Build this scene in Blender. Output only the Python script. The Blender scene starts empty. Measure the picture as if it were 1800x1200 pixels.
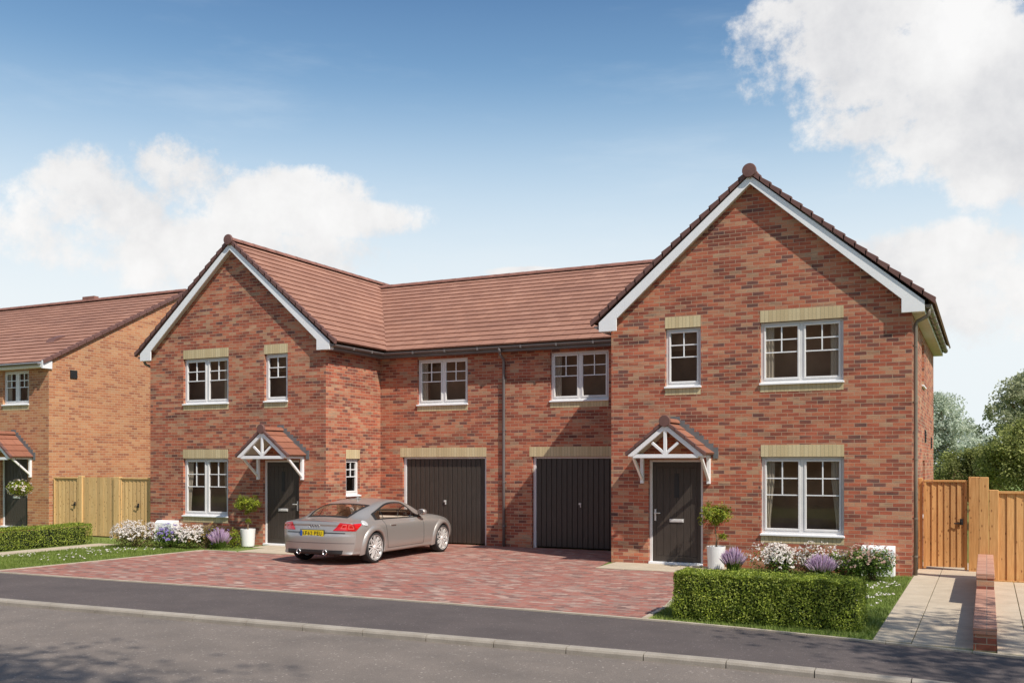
import bpy, bmesh, math, random
from math import sin, cos, tan, pi, radians, sqrt, atan2
from mathutils import Vector, Matrix
random.seed(7)
sc = bpy.context.scene
COL = sc.collection

# ------------------------------------------------------------------ helpers
ORG = {}                                   # world origin of a thing (its parts are written in world metres)

def tag(o, label=None, cat=None, group=None, kind=None):
    if label: o['label'] = label
    if cat: o['category'] = cat
    if group: o['group'] = group
    if kind: o['kind'] = kind
    return o

def thing(name, label, cat, loc=(0, 0, 0), rz=0, group=None, local=False):
    o = bpy.data.objects.new(name, None)
    o.empty_display_size = .2
    COL.objects.link(o)
    o.location = loc
    o.rotation_euler = (0, 0, rz)
    ORG[o.name] = (0, 0, 0) if local else tuple(loc)
    return tag(o, label, cat, group)

def copy_tree(o, parent=None):
    c = o.copy()
    COL.objects.link(c)
    c.parent = parent
    for ch in o.children:
        copy_tree(ch, c)
    return c

class MB:
    """collects geometry for ONE mesh object; T maps local coordinates to the thing's coordinates"""
    def __init__(s, T=None):
        s.V = []; s.F = []; s.U = {}; s.T = T or (lambda a, b, c: (a, b, c))
    def add(s, vs, fs, uv=None):
        n = len(s.V)
        s.V += [s.T(*v) for v in vs]
        for i, f in enumerate(fs):
            if uv: s.U[len(s.F)] = uv[i]
            s.F.append(tuple(n + k for k in f))
        return s
    def quad(s, a, b, c, d, uv=None):
        return s.add([a, b, c, d], [(0, 1, 2, 3)], [uv] if uv else None)
    def box(s, x0, x1, y0, y1, z0, z1):
        v = [(x0, y0, z0), (x1, y0, z0), (x1, y1, z0), (x0, y1, z0), (x0, y0, z1), (x1, y0, z1), (x1, y1, z1), (x0, y1, z1)]
        return s.add(v, [(0, 3, 2, 1), (4, 5, 6, 7), (0, 1, 5, 4), (1, 2, 6, 5), (2, 3, 7, 6), (3, 0, 4, 7)])
    def prism(s, poly, b0, b1, axis='y'):
        """poly of (p,q) extruded from b0 to b1 along axis"""
        f = {'y': lambda p, q, b: (p, b, q), 'x': lambda p, q, b: (b, p, q), 'z': lambda p, q, b: (p, q, b)}[axis]
        n = len(poly)
        vs = [f(p, q, b0) for p, q in poly] + [f(p, q, b1) for p, q in poly]
        fs = [tuple(range(n)), tuple(range(2 * n - 1, n - 1, -1))] + [(i, (i + 1) % n, n + (i + 1) % n, n + i) for i in range(n)]
        return s.add(vs, fs)
    def tube(s, pts, r, n=8, cap=True):
        pts = [Vector(p) for p in pts]
        rr = r if isinstance(r, (list, tuple)) else [r] * len(pts)
        vs = []
        up = None
        for i, p in enumerate(pts):
            d = (pts[min(i + 1, len(pts) - 1)] - pts[max(i - 1, 0)]).normalized()
            if up is None:
                up = Vector((0, 0, 1)) if abs(d.z) < .9 else Vector((1, 0, 0))
            a = d.cross(up).normalized(); b = a.cross(d).normalized(); up = b
            for k in range(n):
                t = 2 * pi * k / n
                vs.append(tuple(p + (a * cos(t) + b * sin(t)) * rr[i]))
        fs = []
        for i in range(len(pts) - 1):
            for k in range(n):
                fs.append((i * n + k, i * n + (k + 1) % n, (i + 1) * n + (k + 1) % n, (i + 1) * n + k))
        if cap:
            fs.append(tuple(range(n))); fs.append(tuple(range(len(vs) - 1, len(vs) - n - 1, -1)))
        return s.add(vs, fs)
    def lathe(s, prof, c=(0, 0, 0), n=24, axis='z'):
        vs = []
        for r, h in prof:
            for k in range(n):
                t = 2 * pi * k / n
                if axis == 'z': vs.append((c[0] + r * cos(t), c[1] + r * sin(t), c[2] + h))
                elif axis == 'x': vs.append((c[0] + h, c[1] + r * cos(t), c[2] + r * sin(t)))
                else: vs.append((c[0] + r * cos(t), c[1] + h, c[2] + r * sin(t)))
        fs = []
        for i in range(len(prof) - 1):
            for k in range(n):
                fs.append((i * n + k, i * n + (k + 1) % n, (i + 1) * n + (k + 1) % n, (i + 1) * n + k))
        return s.add(vs, fs)
    def bar(s, p, q, w, h, up=(0, 0, 1)):
        p = Vector(p); q = Vector(q); d = (q - p).normalized()
        a = d.cross(Vector(up)).normalized(); b = a.cross(d).normalized()
        vs = []
        for e in (p, q):
            for i, j in ((-1, -1), (1, -1), (1, 1), (-1, 1)):
                vs.append(tuple(e + a * (i * w / 2) + b * (j * h / 2)))
        return s.add(vs, [(3, 2, 1, 0), (4, 5, 6, 7), (0, 1, 5, 4), (1, 2, 6, 5), (2, 3, 7, 6), (3, 0, 4, 7)])
    def build(s, name, mat, parent=None, loc=None, smooth=False, bevel=0, fixn=True, seg=1):
        og = ORG.get(parent.name, None) if parent else loc
        if og is None: og = (0, 0, 0)
        me = bpy.data.meshes.new(name)
        me.from_pydata([(v[0] - og[0], v[1] - og[1], v[2] - og[2]) for v in s.V], [], s.F)
        uvl = me.uv_layers.new(name='UVMap')
        for p in me.polygons:
            ex = s.U.get(p.index)
            n = p.normal
            if ex:
                for li, t in zip(p.loop_indices, ex): uvl.data[li].uv = t
                continue
            if abs(n.z) > .97:
                for li in p.loop_indices:
                    v = s.V[me.loops[li].vertex_index]; uvl.data[li].uv = (v[0], v[1])
            else:
                h = Vector((-n.y, n.x, 0)).normalized()
                if abs(n.x) < .05: h = Vector((1, 0, 0))
                if abs(n.y) < .05: h = Vector((0, 1, 0))
                t = n.cross(h)
                if t.z < 0: t = -t
                for li in p.loop_indices:
                    v = Vector(s.V[me.loops[li].vertex_index]); uvl.data[li].uv = (v.dot(h), v.dot(t))
        if fixn or bevel:
            bm = bmesh.new(); bm.from_mesh(me)
            if fixn: bmesh.ops.recalc_face_normals(bm, faces=bm.faces)
            if bevel:
                bmesh.ops.bevel(bm, geom=[e for e in bm.edges if e.is_manifold and e.calc_face_angle(0) > .5], offset=bevel, segments=seg, affect='EDGES', profile=.5, clamp_overlap=True)
            bm.to_mesh(me); bm.free()
        if smooth:
            for p in me.polygons: p.use_smooth = True
        me.materials.append(mat)
        o = bpy.data.objects.new(name, me)
        COL.objects.link(o)
        if parent:
            o.parent = parent
            ORG[o.name] = og
        elif loc:
            o.location = loc
            ORG[o.name] = og
        return o

# ------------------------------------------------------------------ materials
def N(nt, t, **kw):
    n = nt.nodes.new(t)
    for k, v in kw.items():
        if k.startswith('i_'): n.inputs[k[2:].replace('_', ' ')].default_value = v
        else: setattr(n, k, v)
    return n

def mat(name):
    m = bpy.data.materials.new(name); m.use_nodes = True
    nt = m.node_tree
    b = nt.nodes['Principled BSDF']
    return m, nt, b

def L(nt, a, b): nt.links.new(a, b)

def ramp(nt, fac, stops, mode='LINEAR'):
    r = nt.nodes.new('ShaderNodeValToRGB')
    r.color_ramp.interpolation = mode
    while len(r.color_ramp.elements) > 1: r.color_ramp.elements.remove(r.color_ramp.elements[0])
    for i, (p, c) in enumerate(stops):
        e = r.color_ramp.elements[0] if i == 0 else r.color_ramp.elements.new(p)
        e.position = p; e.color = (*c, 1) if len(c) == 3 else c
    L(nt, fac, r.inputs[0])
    return r

def mixc(nt, fac, a, b, mode='MIX'):
    m = nt.nodes.new('ShaderNodeMix'); m.data_type = 'RGBA'; m.blend_type = mode
    for sock, v in ((m.inputs[0], fac), (m.inputs[6], a), (m.inputs[7], b)):
        if hasattr(v, 'links'): L(nt, v, sock)
        elif isinstance(v, (int, float)): sock.default_value = v
        else: sock.default_value = (*v, 1)
    return m.outputs[2]

def mathn(nt, op, a, b=None, clamp=False):
    m = nt.nodes.new('ShaderNodeMath'); m.operation = op; m.use_clamp = clamp
    for i, v in enumerate((a, b)):
        if v is None: continue
        if hasattr(v, 'links'): L(nt, v, m.inputs[i])
        else: m.inputs[i].default_value = v
    return m.outputs[0]

def noise(nt, vec, scale, detail=4, rough=.55):
    n = N(nt, 'ShaderNodeTexNoise'); n.inputs['Scale'].default_value = scale
    n.inputs['Detail'].default_value = detail; n.inputs['Roughness'].default_value = rough
    if vec is not None: L(nt, vec, n.inputs['Vector'])
    return n.outputs['Fac']

def bumpn(nt, b, h, strength, dist):
    bp = N(nt, 'ShaderNodeBump'); bp.inputs['Strength'].default_value = strength; bp.inputs['Distance'].default_value = dist
    L(nt, h, bp.inputs['Height']); L(nt, bp.outputs[0], b.inputs['Normal'])

def m_plain(name, col, rough=.5, var=.12, scale=3., metal=0., coat=0., bump=0.):
    m, nt, b = mat(name)
    tc = N(nt, 'ShaderNodeTexCoord')
    f = noise(nt, tc.outputs['Object'], scale, 5)
    lo = tuple(c * (1 - var) for c in col); hi = tuple(min(1, c * (1 + var)) for c in col)
    r = ramp(nt, f, [(.3, lo), (.7, hi)])
    L(nt, r.outputs[0], b.inputs['Base Color'])
    b.inputs['Roughness'].default_value = rough; b.inputs['Metallic'].default_value = metal
    b.inputs['Coat Weight'].default_value = coat
    if bump:
        bumpn(nt, b, noise(nt, tc.outputs['Object'], scale * 20, 3), bump, .01)
    return m

def m_brick(name, pal, mortar, w=.225, h=.075, mort=.0055, rot=None, rough=.9, patch=.85, bump=.5, offs=.5, pscale=(1.1, 6.5, 1), per=.66, smudge=0.):
    """per-unit colours drawn from pal, each [(pos, colour)...]"""
    m, nt, b = mat(name)
    tc = N(nt, 'ShaderNodeTexCoord')
    vec = tc.outputs['UV']
    if rot is not None:
        mp = N(nt, 'ShaderNodeMapping'); mp.inputs['Rotation'].default_value = (0, 0, rot)
        L(nt, vec, mp.inputs['Vector']); vec = mp.outputs[0]
    # slightly wandering joints
    nz = N(nt, 'ShaderNodeTexNoise'); nz.inputs['Scale'].default_value = 9; L(nt, vec, nz.inputs['Vector'])
    sub = N(nt, 'ShaderNodeVectorMath', operation='SUBTRACT'); L(nt, nz.outputs['Color'], sub.inputs[0]); sub.inputs[1].default_value = (.5, .5, .5)
    scl = N(nt, 'ShaderNodeVectorMath', operation='SCALE'); L(nt, sub.outputs[0], scl.inputs[0]); scl.inputs['Scale'].default_value = .006
    addv = N(nt, 'ShaderNodeVectorMath', operation='ADD'); L(nt, vec, addv.inputs[0]); L(nt, scl.outputs[0], addv.inputs[1])
    br = N(nt, 'ShaderNodeTexBrick'); br.offset = offs
    L(nt, addv.outputs[0], br.inputs['Vector'])
    br.inputs['Color1'].default_value = (0, 0, 0, 1); br.inputs['Color2'].default_value = (1, 1, 1, 1); br.inputs['Mortar'].default_value = (.5, .5, .5, 1)
    br.inputs['Scale'].default_value = 1; br.inputs['Mortar Size'].default_value = mort; br.inputs['Mortar Smooth'].default_value = .15
    br.inputs['Brick Width'].default_value = w; br.inputs['Row Height'].default_value = h
    # patchy firing marks: long streaks along the courses
    mp2 = N(nt, 'ShaderNodeMapping'); mp2.inputs['Scale'].default_value = pscale; L(nt, vec, mp2.inputs['Vector'])
    pz = noise(nt, mp2.outputs[0], 1.6, 4, .65)
    t = mathn(nt, 'MULTIPLY_ADD', br.outputs['Color'], per)
    t.node.inputs[2].default_value = (1 - per) / 2
    d = mathn(nt, 'MULTIPLY', mathn(nt, 'SUBTRACT', pz, .5), patch)
    t = mathn(nt, 'ADD', t, d, True)
    r = ramp(nt, t, pal)
    gz = noise(nt, vec, 60, 4, .7)
    gr = ramp(nt, gz, [(.25, (.72, .72, .72)), (.75, (1.2, 1.2, 1.2))])
    c = mixc(nt, 1., r.outputs[0], gr.outputs[0], 'MULTIPLY')
    big = noise(nt, vec, .35, 3)
    bigr = ramp(nt, big, [(.3, (.86, .84, .84)), (.7, (1.1, 1.1, 1.08))])
    c = mixc(nt, 1., c, bigr.outputs[0], 'MULTIPLY')
    if smudge:
        mp3 = N(nt, 'ShaderNodeMapping'); mp3.inputs['Scale'].default_value = (.8, 3.6, 1); mp3.inputs['Location'].default_value = (3.1, 7.7, 0); L(nt, vec, mp3.inputs['Vector'])
        sm = ramp(nt, noise(nt, mp3.outputs[0], 1.0, 5, .6), [(.50, (1, 1, 1)), (.66, (.52, .53, .58))])
        c = mixc(nt, smudge, c, sm.outputs[0], 'MULTIPLY')
        mp4 = N(nt, 'ShaderNodeMapping'); mp4.inputs['Scale'].default_value = (.9, 2.6, 1); mp4.inputs['Location'].default_value = (13.1, 2.7, 0); L(nt, vec, mp4.inputs['Vector'])
        s4 = ramp(nt, noise(nt, mp4.outputs[0], .9, 4, .6), [(.52, (1, 1, 1)), (.68, (1.18, 1.28, 1.32))])
        c = mixc(nt, smudge, c, s4.outputs[0], 'MULTIPLY')
    c = mixc(nt, br.outputs['Fac'], c, mortar)
    L(nt, c, b.inputs['Base Color'])
    b.inputs['Roughness'].default_value = rough
    hgt = mathn(nt, 'ADD', mathn(nt, 'MULTIPLY', br.outputs['Fac'], -1.), mathn(nt, 'MULTIPLY', gz, .35))
    bumpn(nt, b, hgt, bump, .008)
    return m

M = {}
redpal = [(.0, (.11, .058, .048)), (.17, (.18, .08, .064)), (.30, (.32, .092, .055)), (.44, (.45, .118, .064)), (.58, (.50, .158, .082)), (.70, (.51, .225, .128)), (.82, (.48, .285, .17)), (.91, (.30, .18, .125)), (1., (.58, .42, .27))]
M['brick'] = m_brick('red_brick', redpal, (.43, .30, .20), smudge=.95, per=.60)
orangepal = [(.0, (.17, .085, .055)), (.16, (.36, .14, .075)), (.4, (.51, .205, .095)), (.6, (.55, .25, .115)), (.8, (.57, .30, .15)), (1., (.40, .20, .12))]
M['brick_orange'] = m_brick('orange_brick', orangepal, (.55, .40, .26), patch=.6, smudge=.3)
buff = [(.0, (.52, .41, .23)), (.5, (.62, .50, .29)), (1., (.68, .58, .36))]
M['soldier'] = m_brick('buff_soldier_brick', buff, (.36, .29, .18), w=.0755, h=9., mort=.004, patch=.2, offs=0)
M['wallbrick'] = m_brick('garden_wall_brick', redpal, (.36, .28, .2))
M['coping'] = m_brick('brick_on_edge_coping', [(.0, (.42, .19, .12)), (.5, (.54, .27, .18)), (1., (.62, .36, .25))], (.3, .2, .15), w=9., h=.075, mort=.005, patch=.3, offs=0)
tilepal = [(.0, (.29, .142, .098)), (.35, (.345, .17, .114)), (.65, (.37, .186, .126)), (1., (.40, .21, .145))]
M['tile'] = m_brick('roof_tile', tilepal, (.19, .09, .068), w=.33, h=1., mort=.006, rough=.8, patch=.22, bump=.3, pscale=(.5, .5, 1))
M['tile_canopy'] = m_brick('canopy_tile', [(.0, (.27, .105, .06)), (.5, (.32, .13, .078)), (1., (.36, .155, .095))], (.16, .06, .04), w=.33, h=1., mort=.006, rough=.8, patch=.3, bump=.3)
M['ridge'] = m_plain('ridge_tile', (.25, .115, .085), .8, .25, 4, bump=.2)
M['verge'] = m_plain('verge_cap', (.155, .075, .062), .7, .2, 4)
M['white'] = m_plain('white_upvc', (.86, .86, .86), .4, .03)
M['frame'] = m_plain('window_frame_upvc', (.76, .74, .72), .35, .04)
M['gutter'] = m_plain('grey_gutter', (.17, .15, .145), .4, .1)
M['gutter_sun'] = m_plain('sunlit_gutter', (.19, .16, .125), .4, .1)  # same gutter on the sunny flank, sunlight put into the browner colour
M['soffit'] = m_plain('soffit_board', (.58, .53, .45), .5, .05)
M['lead'] = m_plain('lead_flashing', (.14, .15, .155), .7, .2, 6)
M['chrome'] = m_plain('polished_metal', (.78, .77, .74), .22, .05, metal=1.)
M['metalwhite'] = m_plain('satin_metal', (.8, .8, .78), .35, .04, metal=.4)
M['black'] = m_plain('black_plastic', (.02, .02, .02), .5, .2)
M['blind'] = m_plain('blind_cloth', (.30, .23, .16), .8, .2, 8)
M['backing'] = m_plain('reflected_brown', (.44, .31, .215), .9, .3, 1.2)  # brown of reflected houses put into the colour
M['potwhite'] = m_plain('white_glazed_pot', (.82, .82, .8), .35, .03, coat=.2)
M['soil'] = m_plain('soil', (.05, .035, .025), .95, .4, 30)
M['bark'] = m_plain('bark', (.24, .16, .09), .9, .35, 30, bump=.5)
M['boxwhite'] = m_plain('meter_box_white', (.85, .85, .84), .5, .02)

def m_door():
    m, nt, b = mat('dark_door')
    tc = N(nt, 'ShaderNodeTexCoord')
    mp = N(nt, 'ShaderNodeMapping'); mp.inputs['Scale'].default_value = (14, 14, 1.2); L(nt, tc.outputs['Object'], mp.inputs[0])
    f = noise(nt, mp.outputs[0], 4, 4)
    r = ramp(nt, f, [(.3, (.046, .037, .030)), (.7, (.066, .053, .044))])
    L(nt, r.outputs[0], b.inputs['Base Color']); b.inputs['Roughness'].default_value = .38
    bumpn(nt, b, f, .08, .003)
    return m
M['door'] = m_door()

def m_glass(name, tint=(.74, .70, .66), refl=1.0):
    m, nt, b = mat(name)
    nt.nodes.remove(b)
    out = nt.nodes['Material Output']
    ge = N(nt, 'ShaderNodeNewGeometry')
    dt = N(nt, 'ShaderNodeVectorMath', operation='DOT_PRODUCT'); L(nt, ge.outputs['Normal'], dt.inputs[0]); L(nt, ge.outputs['Incoming'], dt.inputs[1])
    om = mathn(nt, 'SUBTRACT', 1., mathn(nt, 'ABSOLUTE', dt.outputs['Value']), True)
    fre = mathn(nt, 'ADD', mathn(nt, 'MULTIPLY', mathn(nt, 'POWER', om, 5.), .92), .055)
    tr = N(nt, 'ShaderNodeBsdfTransparent'); tr.inputs[0].default_value = (*tint, 1)
    gl = N(nt, 'ShaderNodeBsdfGlossy'); gl.inputs['Roughness'].default_value = .02
    tc = N(nt, 'ShaderNodeTexCoord')
    bp = N(nt, 'ShaderNodeBump'); bp.inputs['Strength'].default_value = .02; bp.inputs['Distance'].default_value = .05
    L(nt, noise(nt, tc.outputs['Object'], 1.3, 1), bp.inputs['Height']); L(nt, bp.outputs[0], gl.inputs['Normal'])
    mx = N(nt, 'ShaderNodeMixShader')
    L(nt, mathn(nt, 'MULTIPLY', fre, refl), mx.inputs[0]); L(nt, tr.outputs[0], mx.inputs[1]); L(nt, gl.outputs[0], mx.inputs[2])
    L(nt, mx.outputs[0], out.inputs[0])
    return m
M['glass'] = m_glass('window_glass')
M['carglass'] = m_glass('car_glass', (.98, .97, .95))

def m_asphalt(name, lo, hi, speck):
    m, nt, b = mat(name)
    tc = N(nt, 'ShaderNodeTexCoord'); v = tc.outputs['Object']
    f1 = noise(nt, v, 90, 3, .7); f2 = noise(nt, v, 1.1, 5, .6); f3 = noise(nt, v, 35, 2, .8)
    r = ramp(nt, f1, [(.3, lo), (.72, hi)])
    vo = N(nt, 'ShaderNodeTexVoronoi'); vo.inputs['Scale'].default_value = 55; L(nt, v, vo.inputs['Vector'])
    sp = ramp(nt, vo.outputs['Color'], [(.86, (0, 0, 0)), (.95, (1, 1, 1))])
    c = mixc(nt, mathn(nt, 'MULTIPLY', sp.outputs[0], .75), r.outputs[0], speck)
    g = ramp(nt, f2, [(.3, (.82, .82, .82)), (.7, (1.16, 1.15, 1.13))])
    c = mixc(nt, 1., c, g.outputs[0], 'MULTIPLY')
    L(nt, c, b.inputs['Base Color']); b.inputs['Roughness'].default_value = .92
    bumpn(nt, b, mathn(nt, 'ADD', f1, f3), .6, .006)
    return m
M['road'] = m_asphalt('road_asphalt', (.125, .104, .088), (.245, .207, .177), (.46, .41, .36))
M['pave'] = m_asphalt('pavement_asphalt', (.068, .055, .051), (.132, .108, .101), (.26, .22, .21))

def m_concrete(name, c0, c1, wood=False):
    m, nt, b = mat(name)
    tc = N(nt, 'ShaderNodeTexCoord'); v = tc.outputs['Object']
    f = noise(nt, v, 2.2, 6, .65)
    if wood:
        mp = N(nt, 'ShaderNodeMapping'); mp.inputs['Scale'].default_value = (1.2, 14, 1); L(nt, v, mp.inputs[0])
        f = mathn(nt, 'ADD', mathn(nt, 'MULTIPLY', f, .6), mathn(nt, 'MULTIPLY', noise(nt, mp.outputs[0], 2, 4), .4))
    r = ramp(nt, f, [(.32, c0), (.68, c1)])
    f2 = noise(nt, v, 120, 2)
    g = ramp(nt, f2, [(.3, (.85, .85, .85)), (.7, (1.1, 1.1, 1.1))])
    L(nt, mixc(nt, 1., r.outputs[0], g.outputs[0], 'MULTIPLY'), b.inputs['Base Color'])
    b.inputs['Roughness'].default_value = .9
    bumpn(nt, b, f2, .3, .003)
    return m
M['kerb'] = m_concrete('kerb_concrete', (.27, .235, .19), (.40, .355, .295))
M['edging'] = m_concrete('edging_concrete', (.42, .35, .26), (.56, .49, .38))
M['slab'] = m_concrete('paving_slab', (.44, .36, .26), (.60, .51, .38), True)
M['slabj'] = m_concrete('slab_joint', (.10, .085, .06), (.14, .12, .09))

blockpal = [(.0, (.13, .085, .075)), (.16, (.20, .11, .09)), (.30, (.32, .125, .095)), (.46, (.39, .145, .105)), (.60, (.40, .19, .145)), (.72, (.30, .19, .155)), (.84, (.47, .31, .25)), (.93, (.54, .42, .35)), (1., (.24, .16, .135))]
M['block'] = m_brick('block_paving', blockpal, (.30, .20, .165), w=.20, h=.10, mort=.006, rot=0., patch=.3, pscale=(4., 8., 1), per=.72, bump=.6)

def m_wood(name, c0, c1, c2):
    m, nt, b = mat(name)
    tc = N(nt, 'ShaderNodeTexCoord'); v = tc.outputs['Object']
    mp = N(nt, 'ShaderNodeMapping'); mp.inputs['Scale'].default_value = (16, 16, 1.1); L(nt, v, mp.inputs[0])
    f = noise(nt, mp.outputs[0], 2.5, 6, .65)
    r = ramp(nt, f, [(.28, c0), (.5, c1), (.72, c2)])
    mk = N(nt, 'ShaderNodeMapping'); mk.inputs['Scale'].default_value = (9, 9, 4); L(nt, v, mk.inputs[0])
    vo = N(nt, 'ShaderNodeTexVoronoi'); vo.inputs['Scale'].default_value = 1.6; L(nt, mk.outputs[0], vo.inputs['Vector'])
    kn = ramp(nt, vo.outputs['Distance'], [(.10, (.42, .32, .25)), (.2, (1, 1, 1))])
    isl = N(nt, 'ShaderNodeNewGeometry')
    bi = ramp(nt, isl.outputs['Random Per Island'], [(0, (.82, .80, .78)), (1, (1.12, 1.1, 1.05))])
    c = mixc(nt, 1., r.outputs[0], kn.outputs[0], 'MULTIPLY'); c = mixc(nt, 1., c, bi.outputs[0], 'MULTIPLY')
    L(nt, c, b.inputs['Base Color']); b.inputs['Roughness'].default_value = .75
    bumpn(nt, b, f, .25, .004)
    return m
M['fence'] = m_wood('fence_timber', (.42, .205, .072), (.56, .29, .105), (.64, .37, .15))
M['fence2'] = m_wood('pale_fence_timber', (.55, .34, .14), (.66, .43, .19), (.72, .50, .25))

def m_leaf(name, cols, transl=.35, rough=.5, clump=2.2, cl=.45):
    m, nt, b = mat(name)
    out = nt.nodes['Material Output']
    g = N(nt, 'ShaderNodeNewGeometry'); tc = N(nt, 'ShaderNodeTexCoord')
    r = ramp(nt, g.outputs['Random Per Island'], [(i / max(1, len(cols) - 1), c) for i, c in enumerate(cols)])
    f = noise(nt, tc.outputs['Object'], clump, 3)
    k = ramp(nt, f, [(.3, (1 - cl,) * 3), (.7, (1 + cl,) * 3)])
    c = mixc(nt, 1., r.outputs[0], k.outputs[0], 'MULTIPLY')
    L(nt, c, b.inputs['Base Color']); b.inputs['Roughness'].default_value = rough
    b.inputs['Specular IOR Level'].default_value = .35
    t = N(nt, 'ShaderNodeBsdfTranslucent'); L(nt, c, t.inputs[0])
    mx = N(nt, 'ShaderNodeMixShader'); mx.inputs[0].default_value = transl
    L(nt, b.outputs[0], mx.inputs[1]); L(nt, t.outputs[0], mx.inputs[2]); L(nt, mx.outputs[0], out.inputs[0])
    return m
M['curtain'] = m_leaf('curtain_cloth', [(.86, .82, .72), (.86, .82, .72)], .4, .9, 3, .05)
M['hedge'] = m_leaf('hedge_leaf', [(.09, .135, .02), (.20, .265, .034), (.36, .43, .055), (.56, .61, .12)], .4, .45, 6, .22)
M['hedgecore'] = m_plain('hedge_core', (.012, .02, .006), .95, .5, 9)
M['leaf'] = m_leaf('shrub_leaf', [(.05, .10, .016), (.10, .17, .026), (.17, .25, .04), (.26, .34, .07)], .3, .5, 4)
M['leafbrown'] = m_leaf('bronze_leaf', [(.11, .12, .03), (.20, .18, .055), (.29, .23, .09), (.24, .15, .07)], .3, .5, 4)
M['leafpot'] = m_leaf('pot_tree_leaf', [(.10, .15, .014), (.20, .26, .022), (.31, .36, .03), (.42, .43, .05)], .4, .5, 6)
M['tree'] = m_leaf('tree_leaf', [(.12, .145, .045), (.23, .26, .072), (.34, .365, .10), (.47, .475, .18)], .45, .6, .7)
M['treehazy'] = m_leaf('hazed_tree_leaf', [(.45, .50, .38), (.55, .60, .47), (.64, .68, .55), (.74, .77, .66)], .5, .7, .7, .3)  # distance haze put into the paler leaf colour
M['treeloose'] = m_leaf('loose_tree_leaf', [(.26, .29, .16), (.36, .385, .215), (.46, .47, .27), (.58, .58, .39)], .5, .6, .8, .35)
M['petalwhite'] = m_leaf('white_petal', [(.66, .58, .52), (.78, .72, .66), (.84, .80, .76)], .25, .6, 3, .1)
M['petalpurple'] = m_leaf('purple_petal', [(.20, .14, .42), (.30, .22, .55), (.38, .30, .62)], .25, .6, 3, .2)
M['petallav'] = m_leaf('lavender_flower', [(.52, .34, .54), (.66, .47, .66), (.76, .62, .76)], .3, .7, 3, .12)
M['petalpink'] = m_leaf('dusty_pink_petal', [(.42, .25, .20), (.52, .34, .27), (.60, .45, .36)], .2, .7, 3, .2)
M['petalyellow'] = m_leaf('ochre_flower', [(.45, .30, .06), (.55, .40, .10)], .2, .7, 3, .2)
M['grass'] = m_leaf('grass_blade', [(.13, .19, .03), (.18, .25, .042), (.24, .31, .06), (.31, .35, .10)], .35, .6, 1.5, .25)
def m_lawn():
    m, nt, b = mat('lawn')
    tc = N(nt, 'ShaderNodeTexCoord'); v = tc.outputs['Object']
    r = ramp(nt, noise(nt, v, 25, 5, .7), [(.3, (.12, .17, .03)), (.7, (.20, .26, .055))])
    k = ramp(nt, noise(nt, v, .8, 3), [(.3, (.75, .8, .7)), (.7, (1.2, 1.15, 1.1))])
    L(nt, mixc(nt, 1., r.outputs[0], k.outputs[0], 'MULTIPLY'), b.inputs['Base Color'])
    b.inputs['Roughness'].default_value = .95
    bumpn(nt, b, noise(nt, v, 60, 3), .6, .02)
    return m
M['lawn'] = m_lawn()
def m_carpaint():
    m, nt, b = mat('silver_car_paint')
    tc = N(nt, 'ShaderNodeTexCoord')
    r = ramp(nt, noise(nt, tc.outputs['Object'], 900, 1), [(.3, (.41, .38, .345)), (.7, (.49, .457, .42))])
    L(nt, r.outputs[0], b.inputs['Base Color'])
    b.inputs['Metallic'].default_value = .55; b.inputs['Roughness'].default_value = .38
    b.inputs['Coat Weight'].default_value = .6; b.inputs['Coat Roughness'].default_value = .06
    return m
M['paint'] = m_carpaint()
M['tyre'] = m_plain('tyre_rubber', (.022, .021, .02), .75, .15, 20)
M['rim'] = m_plain('alloy_rim', (.85, .82, .78), .35, .04, metal=.35)
M['lampred'] = m_plain('tail_lamp_red', (.55, .012, .012), .12, .25, 14, coat=.8)
M['lamplight'] = m_plain('lamp_inner_pink', (.75, .12, .10), .15, .1, 9, coat=.8)
M['plate'] = m_plain('plate_yellow', (.72, .56, .015), .35, .03)
M['plateblue'] = m_plain('plate_blue', (.02, .10, .42), .35, .05)
M['seat'] = m_plain('seat_leather', (.46, .29, .18), .6, .15, 6)
M['cabin'] = m_plain('cabin_trim', (.72, .60, .48), .7, .12, 4)

# ------------------------------------------------------------------ camera
CAM_L, CZ, TH = 19.25, 2.1, radians(26.2)
cam = bpy.data.cameras.new('camera'); camo = bpy.data.objects.new('camera', cam); COL.objects.link(camo)
camo.location = (0, -CAM_L, CZ); camo.rotation_euler = (pi / 2, 0, TH)
cam.sensor_width = 36; cam.lens = 1696 / 1800 * 36; cam.shift_y = 213 / 1800
cam.clip_start = .1; cam.clip_end = 6000
sc.camera = camo

# ------------------------------------------------------------------ light and sky
SUN = Vector((.80, -.38, 1.0)).normalized()
sl = bpy.data.lights.new('sun', 'SUN'); sl.energy = 5.0; sl.angle = radians(.6); sl.color = (1, .93, .84)
so = bpy.data.objects.new('sun', sl); COL.objects.link(so)
so.rotation_euler = SUN.to_track_quat('Z', 'Y').to_euler()
so.location = (20, -10, 30)

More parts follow.
